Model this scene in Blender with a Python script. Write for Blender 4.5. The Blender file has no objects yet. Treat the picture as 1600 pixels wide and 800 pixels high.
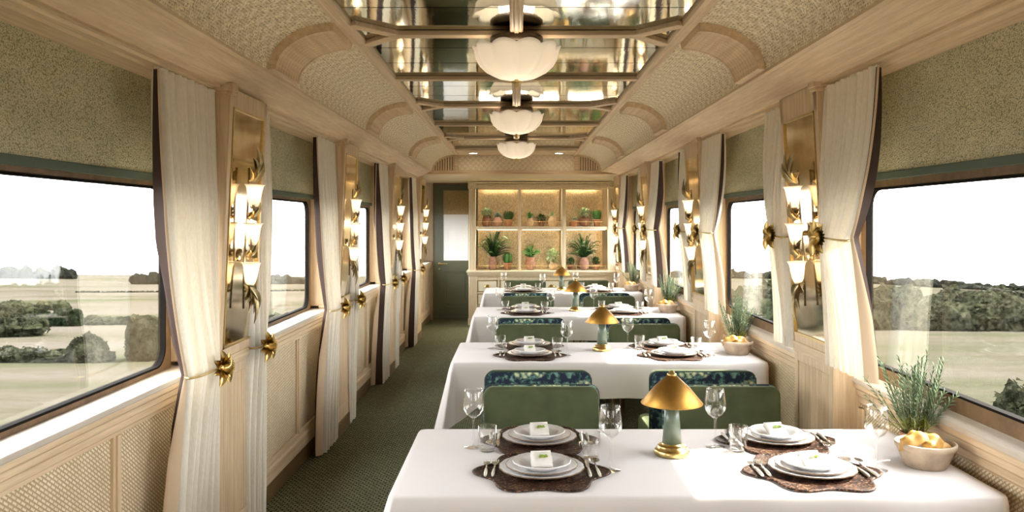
import bpy, bmesh, math, random
from mathutils import Vector, Matrix, noise
PI = math.pi
R = random.Random(7)
sc = bpy.context.scene
COL = sc.collection

# ------------------------------------------------------------------ camera
cam = bpy.data.cameras.new('camera')
cam.sensor_width = 36.0
cam.lens = 36.0 * 1300 / 1600
cam.shift_x = -7 / 1600
cam.shift_y = -52 / 1600
cam.clip_start = 0.05
cam.clip_end = 3000
camo = bpy.data.objects.new('camera', cam)
COL.objects.link(camo)
camo.location = (0, 0, 1.6)
camo.rotation_euler = (PI / 2, 0, 0)
sc.camera = camo

# ------------------------------------------------------------------ view, world, sun
sc.view_settings.view_transform = 'Standard'
sc.view_settings.look = 'None'
sc.view_settings.exposure = 1.36
sc.view_settings.gamma = 1.0
sc.view_settings.use_curve_mapping = False
sc.cycles.max_bounces = 10
sc.cycles.diffuse_bounces = 6
sc.cycles.glossy_bounces = 5
sc.cycles.transmission_bounces = 6
sc.cycles.transparent_max_bounces = 24
sc.cycles.caustics_reflective = False
sc.cycles.caustics_refractive = False
sc.cycles.sample_clamp_indirect = 8.0
SKY = 4.8
SUN = 9.0
wd = bpy.data.worlds.new('sky')
sc.world = wd
wd.use_nodes = True
wn = wd.node_tree.nodes
wl = wd.node_tree.links
wbg = wn['Background']
tc = wn.new('ShaderNodeTexCoord')
mp = wn.new('ShaderNodeMapping')
mp.inputs['Scale'].default_value = (1.0, 1.0, 5.0)
nz = wn.new('ShaderNodeTexNoise')
nz.inputs['Scale'].default_value = 2.2
nz.inputs['Detail'].default_value = 6
cr = wn.new('ShaderNodeValToRGB')
cr.color_ramp.elements[0].position = 0.38
cr.color_ramp.elements[0].color = (0.90, 0.92, 0.97, 1)
cr.color_ramp.elements[1].position = 0.62
cr.color_ramp.elements[1].color = (1.0, 0.975, 0.93, 1)
wl.new(tc.outputs['Generated'], mp.inputs['Vector'])
wl.new(mp.outputs['Vector'], nz.inputs['Vector'])
wl.new(nz.outputs['Fac'], cr.inputs['Fac'])
wl.new(cr.outputs['Color'], wbg.inputs['Color'])
wbg.inputs['Strength'].default_value = SKY

sl = bpy.data.lights.new('sun', 'SUN')
sl.energy = SUN
sl.angle = math.radians(1.0)
sl.color = (1.0, 0.90, 0.74)
so = bpy.data.objects.new('sun', sl)
COL.objects.link(so)
so.rotation_euler = Vector((-1.0, -0.42, -0.95)).to_track_quat('-Z', 'Y').to_euler()

# ------------------------------------------------------------------ material helpers
MATS = {}


def newmat(name):
    m = bpy.data.materials.new(name)
    m.use_nodes = True
    nt = m.node_tree
    b = nt.nodes['Principled BSDF']
    MATS[name] = m
    return m, nt, b


def N(nt, kind, **kw):
    n = nt.nodes.new('ShaderNode' + kind)
    for k, v in kw.items():
        if k in n.inputs:
            n.inputs[k].default_value = v
        else:
            setattr(n, k, v)
    return n


def vec(nt, axes, scale=(1, 1, 1), rot=(0, 0, 0), src='Object'):
    t = nt.nodes.new('ShaderNodeTexCoord')
    m = nt.nodes.new('ShaderNodeMapping')
    m.inputs['Scale'].default_value = scale
    m.inputs['Rotation'].default_value = rot
    if axes == 'yz':
        s = nt.nodes.new('ShaderNodeSeparateXYZ')
        c = nt.nodes.new('ShaderNodeCombineXYZ')
        nt.links.new(t.outputs[src], s.inputs[0])
        nt.links.new(s.outputs[1], c.inputs[0])
        nt.links.new(s.outputs[2], c.inputs[1])
        nt.links.new(c.outputs[0], m.inputs['Vector'])
    elif axes == 'xz':
        s = nt.nodes.new('ShaderNodeSeparateXYZ')
        c = nt.nodes.new('ShaderNodeCombineXYZ')
        nt.links.new(t.outputs[src], s.inputs[0])
        nt.links.new(s.outputs[0], c.inputs[0])
        nt.links.new(s.outputs[2], c.inputs[1])
        nt.links.new(c.outputs[0], m.inputs['Vector'])
    else:
        nt.links.new(t.outputs['UV' if axes == 'uv' else src], m.inputs['Vector'])
    return m.outputs['Vector']


def ramp(nt, fac, stops):
    r = nt.nodes.new('ShaderNodeValToRGB')
    e = r.color_ramp.elements
    while len(e) < len(stops):
        e.new(0.5)
    for i, (p, c) in enumerate(stops):
        e[i].position = p
        e[i].color = (*c, 1)
    nt.links.new(fac, r.inputs['Fac'])
    return r.outputs['Color']


def bump(nt, b, h, strength=0.3, dist=0.01):
    n = nt.nodes.new('ShaderNodeBump')
    n.inputs['Strength'].default_value = strength
    n.inputs['Distance'].default_value = dist
    nt.links.new(h, n.inputs['Height'])
    nt.links.new(n.outputs['Normal'], b.inputs['Normal'])


def mix(nt, fac, a, b, mode='MIX'):
    n = nt.nodes.new('ShaderNodeMix')
    n.data_type = 'RGBA'
    n.blend_type = mode
    for sock, v in ((n.inputs[0], fac), (n.inputs[6], a), (n.inputs[7], b)):
        if hasattr(v, 'links') or hasattr(v, 'is_linked'):
            nt.links.new(v, sock)
        elif isinstance(v, (int, float)):
            sock.default_value = v
        else:
            sock.default_value = (*v, 1)
    return n.outputs[2]


def plain(name, col, rough=0.6, metal=0.0, spec=0.5, emit=None, es=0, var=0.0, vs=20, sub=0, coat=0, sheen=0):
    m, nt, b = newmat(name)
    b.inputs['Base Color'].default_value = (*col, 1)
    b.inputs['Roughness'].default_value = rough
    b.inputs['Metallic'].default_value = metal
    b.inputs['Specular IOR Level'].default_value = spec
    b.inputs['Coat Weight'].default_value = coat
    b.inputs['Sheen Weight'].default_value = sheen
    if emit:
        b.inputs['Emission Color'].default_value = (*emit, 1)
        b.inputs['Emission Strength'].default_value = es
    if var:
        n = N(nt, 'TexNoise', Scale=vs, Detail=4.0)
        nt.links.new(vec(nt, 'o'), n.inputs['Vector'])
        c = ramp(nt, n.outputs['Fac'], [(0.3, tuple(x * (1 - var) for x in col)), (0.7, tuple(min(1, x * (1 + var)) for x in col))])
        nt.links.new(c, b.inputs['Base Color'])
    return m


def wood(name, axis, a, c, rough=0.5):
    m, nt, b = newmat(name)
    s = {'x': (1.2, 26, 26), 'y': (26, 1.2, 26), 'z': (26, 26, 1.2)}[axis]
    v = vec(nt, 'o', s)
    n = N(nt, 'TexNoise', Scale=1.6, Detail=7.0, Roughness=0.62, Distortion=0.5)
    nt.links.new(v, n.inputs['Vector'])
    s2 = tuple(q * 5 for q in s)
    n2 = N(nt, 'TexNoise', Scale=2.0, Detail=3.0)
    nt.links.new(vec(nt, 'o', s2), n2.inputs['Vector'])
    col = ramp(nt, n.outputs['Fac'], [(0.28, a), (0.72, c)])
    col2 = ramp(nt, n2.outputs['Fac'], [(0.35, (0.86, 0.84, 0.80)), (0.6, (1, 1, 1))])
    nt.links.new(mix(nt, 0.55, col, col2, 'MULTIPLY'), b.inputs['Base Color'])
    b.inputs['Roughness'].default_value = rough
    b.inputs['Specular IOR Level'].default_value = 0.35
    bump(nt, b, n2.outputs['Fac'], 0.12, 0.002)
    return m


OA, OC = (0.57, 0.405, 0.245), (0.82, 0.645, 0.44)
wood('oak_x', 'x', OA, OC)
wood('oak_y', 'y', OA, OC)
wood('oak_z', 'z', OA, OC)
wood('pale_y', 'y', (0.52, 0.455, 0.39), (0.62, 0.56, 0.49), 0.42)
wood('cream_x', 'x', (0.66, 0.56, 0.41), (0.78, 0.68, 0.52), 0.55)
wood('cream_z', 'z', (0.66, 0.56, 0.41), (0.78, 0.68, 0.52), 0.55)
M = MATS
plain('skirt', (0.20, 0.125, 0.05), 0.4, 0.3)
plain('bronze', (0.17, 0.105, 0.055), 0.55, 0.2, var=0.2, spec=0.25)
plain('rubber', (0.012, 0.010, 0.009), 0.9, spec=0.05)
plain('brass', (0.60, 0.44, 0.18), 0.28, 1.0, var=0.12, vs=60)
plain('brass_brushed', (0.37, 0.20, 0.048), 0.45, 1.0, var=0.08, vs=40)
plain('old_brass', (0.40, 0.32, 0.18), 0.35, 0.9, var=0.25, vs=50)
plain('silver', (0.72, 0.70, 0.66), 0.22, 1.0)
plain('pearl_handle', (0.66, 0.62, 0.54), 0.25, 0.3)
plain('dark_metal', (0.10, 0.07, 0.045), 0.35, 0.7)
plain('porcelain', (0.80, 0.79, 0.80), 0.22, coat=0.3)
plain('plate_line', (0.16, 0.10, 0.06), 0.5)
plain('cloth', (0.70, 0.655, 0.65), 0.75, spec=0.2, sheen=0.2)
plain('napkin', (0.84, 0.80, 0.76), 0.8, spec=0.2)
plain('sprig', (0.30, 0.42, 0.06), 0.5)
plain('door_green', (0.085, 0.095, 0.058), 0.38)
plain('drawer_ivory', (0.78, 0.72, 0.58), 0.4, var=0.05, vs=8)
plain('terracotta', (0.46, 0.22, 0.13), 0.75, var=0.2, vs=18)
plain('brown_clay', (0.24, 0.115, 0.075), 0.6, var=0.25, vs=18)
plain('rose_clay', (0.40, 0.225, 0.17), 0.7, var=0.25, vs=18)
plain('cream_clay', (0.66, 0.52, 0.36), 0.7, var=0.15, vs=18)
plain('soil', (0.06, 0.04, 0.025), 0.9)
plain('fern', (0.035, 0.095, 0.022), 0.5, var=0.5, vs=14)
plain('grass_leaf', (0.09, 0.25, 0.06), 0.5, var=0.4, vs=14)
plain('pale_leaf', (0.42, 0.52, 0.33), 0.5, var=0.35, vs=20)
plain('blue_leaf', (0.27, 0.40, 0.33), 0.5, var=0.3, vs=20)
plain('rosemary', (0.115, 0.165, 0.095), 0.8, spec=0.15, var=0.4, vs=30)
plain('rosemary_low', (0.30, 0.34, 0.06), 0.55, var=0.3, vs=30)
plain('stem', (0.20, 0.18, 0.08), 0.7)
plain('crisp', (0.52, 0.28, 0.065), 0.45, var=0.45, vs=25)
plain('black_edge', (0.03, 0.018, 0.014), 0.8)
plain('curtain_band', (0.050, 0.027, 0.020), 0.8)
plain('chair_leg', (0.20, 0.12, 0.06), 0.4)
plain('piping', (0.02, 0.05, 0.035), 0.6)
plain('lamp_stem', (0.11, 0.145, 0.105), 0.35, coat=0.15, var=0.05)
plain('blind_trim', (0.075, 0.105, 0.075), 0.7)
plain('bowl_glass', (0.92, 0.88, 0.80), 0.35, emit=(1.0, 0.90, 0.74), es=0.06)
plain('shade_glass', (0.92, 0.88, 0.80), 0.4, emit=(1.0, 0.87, 0.68), es=0.12)
plain('spot', (0.9, 0.9, 0.9), 0.4, emit=(1.0, 0.92, 0.75), es=12)
plain('strip_light', (0.9, 0.9, 0.9), 0.4, emit=(1.0, 0.80, 0.48), es=3)
plain('roof', (0.35, 0.30, 0.24), 0.8)
plain('plaster', (0.62, 0.53, 0.40), 0.7, var=0.06)
plain('stone_bowl', (0.42, 0.33, 0.24), 0.7, var=0.22, vs=22)

# mirror of the ceiling
m, nt, b = newmat('ceiling_mirror')
n = N(nt, 'TexNoise', Scale=3.0, Detail=5.0)
nt.links.new(vec(nt, 'o', (1.5, 0.5, 1)), n.inputs['Vector'])
nt.links.new(ramp(nt, n.outputs['Fac'], [(0.3, (0.42, 0.44, 0.36)), (0.7, (0.66, 0.65, 0.54))]), b.inputs['Base Color'])
b.inputs['Metallic'].default_value = 1.0
b.inputs['Roughness'].default_value = 0.05
bump(nt, b, n.outputs['Fac'], 0.02, 0.05)

# antique wall mirrors
m, nt, b = newmat('wall_mirror')
n = N(nt, 'TexNoise', Scale=7.0, Detail=6.0)
nt.links.new(vec(nt, 'o'), n.inputs['Vector'])
nt.links.new(ramp(nt, n.outputs['Fac'], [(0.3, (0.56, 0.42, 0.22)), (0.7, (0.80, 0.70, 0.50))]), b.inputs['Base Color'])
b.inputs['Metallic'].default_value = 1.0
b.inputs['Roughness'].default_value = 0.09

# gilded cane back of the plant cabinet
m, nt, b = newmat('gilt_back')
n = N(nt, 'TexNoise', Scale=60.0, Detail=3.0)
nt.links.new(vec(nt, 'o', (1, 1, 0.5)), n.inputs['Vector'])
nt.links.new(ramp(nt, n.outputs['Fac'], [(0.35, (0.60, 0.49, 0.31)), (0.65, (0.86, 0.75, 0.54))]), b.inputs['Base Color'])
b.inputs['Metallic'].default_value = 0.85
b.inputs['Roughness'].default_value = 0.2
bump(nt, b, n.outputs['Fac'], 0.3, 0.004)


# glass: thin walled
def glassy(name, tint, f0, f1=0.04, rough=0.02):
    m, nt, b = newmat(name)
    nt.nodes.remove(b)
    out = nt.nodes['Material Output']
    tr = N(nt, 'BsdfTransparent')
    tr.inputs['Color'].default_value = (*tint, 1)
    gl = N(nt, 'BsdfGlossy')
    gl.inputs['Roughness'].default_value = rough
    gl.inputs['Color'].default_value = (1, 1, 1, 1)
    lw = N(nt, 'LayerWeight', Blend=0.5)
    pw = N(nt, 'Math'); pw.operation = 'POWER'; pw.inputs[1].default_value = 3.0
    ml = N(nt, 'Math'); ml.operation = 'MULTIPLY_ADD'; ml.inputs[1].default_value = f0; ml.inputs[2].default_value = f1
    nt.links.new(lw.outputs['Facing'], pw.inputs[0]); nt.links.new(pw.outputs[0], ml.inputs[0])
    mx = N(nt, 'MixShader')
    nt.links.new(ml.outputs[0], mx.inputs[0])
    nt.links.new(tr.outputs[0], mx.inputs[1])
    nt.links.new(gl.outputs[0], mx.inputs[2])
    nt.links.new(mx.outputs[0], out.inputs['Surface'])
    return m


glassy('pane_glass', (0.97, 0.985, 0.98), 0.22, 0.010)
glassy('drink_glass', (0.985, 0.985, 0.98), 0.9)
glassy('water', (0.90, 0.92, 0.92), 0.35)

# frosted reeded glass of the door
m, nt, b = newmat('reeded_glass')
b.inputs['Base Color'].default_value = (0.86, 0.86, 0.90, 1)
b.inputs['Roughness'].default_value = 0.25
b.inputs['Emission Color'].default_value = (0.85, 0.87, 1.0, 1)
b.inputs['Emission Strength'].default_value = 0.0

for nm_ in ('bowl_glass', 'shade_glass'):
    nt = M[nm_].node_tree
    tl = N(nt, 'BsdfTranslucent'); tl.inputs['Color'].default_value = (1.0, 0.95, 0.88, 1)
    mx = N(nt, 'MixShader'); mx.inputs[0].default_value = 0.38
    nt.links.new(nt.nodes['Principled BSDF'].outputs[0], mx.inputs[1]); nt.links.new(tl.outputs[0], mx.inputs[2])
    nt.links.new(mx.outputs[0], nt.nodes['Material Output'].inputs['Surface'])

# wainscot cane weave
def cane(name, axes, s=1.0, rot=0.62):
    m, nt, b = newmat(name)
    v = vec(nt, axes, (1, 1, 1), (0, 0, rot))
    br = N(nt, 'TexBrick', Scale=1.0)
    br.offset = 0.5
    br.inputs['Color1'].default_value = (0.90, 0.79, 0.60, 1)
    br.inputs['Color2'].default_value = (0.80, 0.67, 0.48, 1)
    br.inputs['Mortar'].default_value = (0.50, 0.36, 0.20, 1)
    br.inputs['Mortar Size'].default_value = 0.0042 * s
    br.inputs['Mortar Smooth'].default_value = 0.6
    br.inputs['Brick Width'].default_value = 0.030 * s
    br.inputs['Row Height'].default_value = 0.0135 * s
    nt.links.new(v, br.inputs['Vector'])
    n = N(nt, 'TexNoise', Scale=9.0, Detail=4.0)
    nt.links.new(v, n.inputs['Vector'])
    c = mix(nt, 0.5, br.outputs['Color'], ramp(nt, n.outputs['Fac'], [(0.3, (0.80, 0.76, 0.70)), (0.7, (1, 1, 1))]), 'MULTIPLY')
    nt.links.new(c, b.inputs['Base Color'])
    b.inputs['Roughness'].default_value = 0.6
    inv = N(nt, 'Invert')
    nt.links.new(br.outputs['Fac'], inv.inputs['Color'])
    bump(nt, b, inv.outputs[0], 0.6, 0.004)
    return m


cane('cane_yz', 'yz', .95)


# woven panels of the vault
def weave(name, axes, f=1.0):
    m, nt, b = newmat(name)
    v = vec(nt, axes)
    wa = N(nt, 'TexWave', Scale=24.0 * f, Distortion=0.5, Detail=2.0)
    wa.inputs['Detail Scale'].default_value = 3
    wb = N(nt, 'TexWave', Scale=24.0 * f, Distortion=0.5, Detail=2.0)
    wb.bands_direction = 'Y'
    ck = N(nt, 'TexChecker', Scale=17.0 * f)
    nn = N(nt, 'TexNoise', Scale=70.0 * f, Detail=4.0, Roughness=0.7)
    n3 = N(nt, 'TexNoise', Scale=10.0, Detail=3.0)
    vv = N(nt, 'VectorMath')
    vv.operation = 'ADD'
    sc_ = N(nt, 'VectorMath')
    sc_.operation = 'SCALE'
    sc_.inputs['Scale'].default_value = 0.02
    nt.links.new(v, n3.inputs['Vector'])
    nt.links.new(n3.outputs['Color'], sc_.inputs[0])
    nt.links.new(v, vv.inputs[0])
    nt.links.new(sc_.outputs[0], vv.inputs[1])
    for q in (wa, wb, nn):
        nt.links.new(v, q.inputs['Vector'])
    nt.links.new(vv.outputs[0], ck.inputs['Vector'])
    mu = N(nt, 'Math')
    mu.operation = 'MULTIPLY'
    nt.links.new(wa.outputs['Fac'], mu.inputs[0])
    nt.links.new(wb.outputs['Fac'], mu.inputs[1])
    c1 = ramp(nt, nn.outputs['Fac'], [(0.36, (0.30, 0.22, 0.12)), (0.50, (0.80, 0.66, 0.45)), (0.60, (1.0, 0.92, 0.75))])
    c2 = mix(nt, ck.outputs['Fac'], (0.80, 0.76, 0.68), (1.0, 1.0, 1.0))
    c3 = mix(nt, 0.9, c1, c2, 'MULTIPLY')
    c4 = mix(nt, mu.outputs[0], c3, (0.95, 0.86, 0.68))
    nt.links.new(c4, b.inputs['Base Color'])
    b.inputs['Roughness'].default_value = 0.8
    bump(nt, b, nn.outputs['Fac'], 0.6, 0.006)
    return m


weave('weave_uv', 'uv')
weave('weave_xz', 'xz', 1.6)

# boucle roller blinds
m, nt, b = newmat('blind_fabric')
v = vec(nt, 'yz', (1.0, 1.25, 1))
vo = N(nt, 'TexVoronoi', Scale=165.0)
nn = N(nt, 'TexNoise', Scale=6.0, Detail=4.0)
nt.links.new(v, vo.inputs['Vector'])
nt.links.new(v, nn.inputs['Vector'])
c = ramp(nt, vo.outputs['Distance'], [(0.34, (1.0, 0.93, 0.68)), (0.90, (0.36, 0.36, 0.20))])
c2 = ramp(nt, nn.outputs['Fac'], [(0.3, (0.82, 0.84, 0.80)), (0.7, (1, 1, 1))])
nt.links.new(mix(nt, 0.8, c, c2, 'MULTIPLY'), b.inputs['Base Color'])
b.inputs['Roughness'].default_value = 0.95
b.inputs['Specular IOR Level'].default_value = 0.1
inv = N(nt, 'Invert')
nt.links.new(vo.outputs['Distance'], inv.inputs['Color'])
bump(nt, b, inv.outputs[0], 0.8, 0.006)
tl = N(nt, 'BsdfTranslucent')
tl.inputs['Color'].default_value = (0.45, 0.44, 0.22, 1)
mx = N(nt, 'MixShader')
mx.inputs[0].default_value = 0.18
nt.links.new(b.outputs[0], mx.inputs[1])
nt.links.new(tl.outputs[0], mx.inputs[2])
nt.links.new(mx.outputs[0], nt.nodes['Material Output'].inputs['Surface'])

# curtain linen
m, nt, b = newmat('linen')
n = N(nt, 'TexNoise', Scale=160.0, Detail=3.0)
nt.links.new(vec(nt, 'o', (1, 1, 0.3)), n.inputs['Vector'])
nt.links.new(ramp(nt, n.outputs['Fac'], [(0.3, (0.86, 0.80, 0.69)), (0.7, (0.94, 0.89, 0.79))]), b.inputs['Base Color'])
b.inputs['Roughness'].default_value = 0.9
b.inputs['Specular IOR Level'].default_value = 0.15
bump(nt, b, n.outputs['Fac'], 0.2, 0.003)
tl = N(nt, 'BsdfTranslucent')
tl.inputs['Color'].default_value = (0.80, 0.72, 0.58, 1)
mx = N(nt, 'MixShader')
mx.inputs[0].default_value = 0.14
nt.links.new(b.outputs[0], mx.inputs[1])
nt.links.new(tl.outputs[0], mx.inputs[2])
nt.links.new(mx.outputs[0], nt.nodes['Material Output'].inputs['Surface'])
plain('lining', (0.62, 0.47, 0.32), 0.9)

# carpet
m, nt, b = newmat('carpet')
v = vec(nt, 'o', (1, 1, 1), (0, 0, 0.0))
br = N(nt, 'TexBrick', Scale=1.0)
br.offset = 0.5
br.inputs['Color1'].default_value = (0.30, 0.30, 0.185, 1)
br.inputs['Color2'].default_value = (0.225, 0.235, 0.14, 1)
br.inputs['Mortar'].default_value = (0.045, 0.052, 0.028, 1)
br.inputs['Mortar Size'].default_value = 0.0062
br.inputs['Mortar Smooth'].default_value = 0.7
br.inputs['Brick Width'].default_value = 0.036
br.inputs['Row Height'].default_value = 0.024
nn = N(nt, 'TexNoise', Scale=28.0, Detail=4.0)
va = N(nt, 'VectorMath')
va.operation = 'MULTIPLY_ADD'
va.inputs[1].default_value = (0.02, 0.02, 0)
nt.links.new(v, nn.inputs['Vector'])
nt.links.new(nn.outputs['Color'], va.inputs[0])
nt.links.new(v, va.inputs[2])
nt.links.new(va.outputs[0], br.inputs['Vector'])
n2 = N(nt, 'TexNoise', Scale=220.0, Detail=2.0)
nt.links.new(v, n2.inputs['Vector'])
c = mix(nt, 0.7, br.outputs['Color'], ramp(nt, n2.outputs['Fac'], [(0.3, (0.55, 0.55, 0.55)), (0.7, (1, 1, 1))]), 'MULTIPLY')
nt.links.new(c, b.inputs['Base Color'])
b.inputs['Roughness'].default_value = 0.95
b.inputs['Specular IOR Level'].default_value = 0.1
inv = N(nt, 'Invert')
nt.links.new(br.outputs['Fac'], inv.inputs['Color'])
bump(nt, b, inv.outputs[0], 0.7, 0.006)

# woven rattan of the place mats: rings plus radial strands
m, nt, b = newmat('rattan')
v = vec(nt, 'o')
w = N(nt, 'TexWave', Scale=30.0, Distortion=0.6)
w.wave_type = 'RINGS'
w.rings_direction = 'Z'
nn = N(nt, 'TexNoise', Scale=110.0, Detail=3.0, Roughness=0.7)
nt.links.new(v, w.inputs['Vector'])
nt.links.new(v, nn.inputs['Vector'])
c = ramp(nt, nn.outputs['Fac'], [(0.44, (0.010, 0.003, 0.002)), (0.54, (0.075, 0.024, 0.013)), (0.64, (0.34, 0.19, 0.11))])
nt.links.new(mix(nt, 0.55, c, w.outputs['Color'], 'MULTIPLY'), b.inputs['Base Color'])
b.inputs['Roughness'].default_value = 0.5
b.inputs['Specular IOR Level'].default_value = 0.25
bump(nt, b, nn.outputs['Fac'], 0.7, 0.004)

# velvet and floral upholstery
m, nt, b = newmat('velvet')
n = N(nt, 'TexNoise', Scale=9.0, Detail=3.0)
nt.links.new(vec(nt, 'o'), n.inputs['Vector'])
nt.links.new(ramp(nt, n.outputs['Fac'], [(0.3, (0.050, 0.064, 0.022)), (0.7, (0.080, 0.098, 0.038))]), b.inputs['Base Color'])
b.inputs['Roughness'].default_value = 0.75
b.inputs['Sheen Weight'].default_value = 0.45
b.inputs['Sheen Roughness'].default_value = 0.35
b.inputs['Sheen Tint'].default_value = (0.62, 0.72, 0.42, 1)

m, nt, b = newmat('floral')
v = vec(nt, 'xz', (1, 1, 1))
n0 = N(nt, 'TexNoise', Scale=22.0, Detail=3.0)
nt.links.new(v, n0.inputs['Vector'])
va = N(nt, 'VectorMath')
va.operation = 'MULTIPLY_ADD'
va.inputs[1].default_value = (0.035, 0.035, 0)
nt.links.new(n0.outputs['Color'], va.inputs[0])
nt.links.new(v, va.inputs[2])
v1 = N(nt, 'TexVoronoi', Scale=9.0)
v2 = N(nt, 'TexVoronoi', Scale=42.0)
n1 = N(nt, 'TexNoise', Scale=30.0, Detail=4.0)
for q in (v1, v2, n1):
    nt.links.new(va.outputs[0], q.inputs['Vector'])
petal = ramp(nt, v2.outputs['Distance'], [(0.25, (0.80, 0.82, 0.50)), (0.5, (0.36, 0.48, 0.34)), (0.75, (0.03, 0.07, 0.09))])
leaf = ramp(nt, n1.outputs['Fac'], [(0.48, (0.012, 0.022, 0.055)), (0.54, (0.05, 0.13, 0.12)), (0.62, (0.20, 0.36, 0.33))])
mask = ramp(nt, v1.outputs['Distance'], [(0.42, (1, 1, 1)), (0.50, (0, 0, 0))])
nt.links.new(mix(nt, mask, leaf, petal), b.inputs['Base Color'])
b.inputs['Roughness'].default_value = 0.8

# landscape
m, nt, b = newmat('field')
v = vec(nt, 'o', (0.02, 0.05, 0.02))
n = N(nt, 'TexNoise', Scale=1.4, Detail=8.0, Roughness=0.6)
n2 = N(nt, 'TexNoise', Scale=60.0, Detail=5.0, Roughness=0.75)
nt.links.new(v, n.inputs['Vector'])
nt.links.new(v, n2.inputs['Vector'])
c = ramp(nt, n.outputs['Fac'], [(0.38, (0.034, 0.036, 0.022)), (0.48, (0.050, 0.045, 0.035)), (0.60, (0.062, 0.055, 0.048))])
c2 = ramp(nt, n2.outputs['Fac'], [(0.3, (0.72, 0.72, 0.66)), (0.7, (1, 1, 1))])
nt.links.new(mix(nt, 1.0, c, c2, 'MULTIPLY'), b.inputs['Base Color'])
b.inputs['Roughness'].default_value = 1.0
b.inputs['Specular IOR Level'].default_value = 0.0


def foliage(name, a, c, d):
    m, nt, b = newmat(name)
    v = vec(nt, 'o')
    n = N(nt, 'TexNoise', Scale=1.5, Detail=9.0, Roughness=0.85)
    nt.links.new(v, n.inputs['Vector'])
    nt.links.new(ramp(nt, n.outputs['Fac'], [(0.40, a), (0.50, c), (0.60, d)]), b.inputs['Base Color'])
    b.inputs['Roughness'].default_value = 1.0
    b.inputs['Specular IOR Level'].default_value = 0.0
    bump(nt, b, n.outputs['Fac'], 1.0, 0.8)


foliage('hedge_leaf', (0.004, 0.005, 0.0028), (0.036, 0.040, 0.022), (0.085, 0.085, 0.058))
foliage('far_leaf', (0.004, 0.005, 0.004), (0.010, 0.012, 0.009), (0.020, 0.021, 0.016))
foliage('dark_leaf', (0.003, 0.0045, 0.0022), (0.018, 0.027, 0.012), (0.05, 0.062, 0.034))


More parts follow.
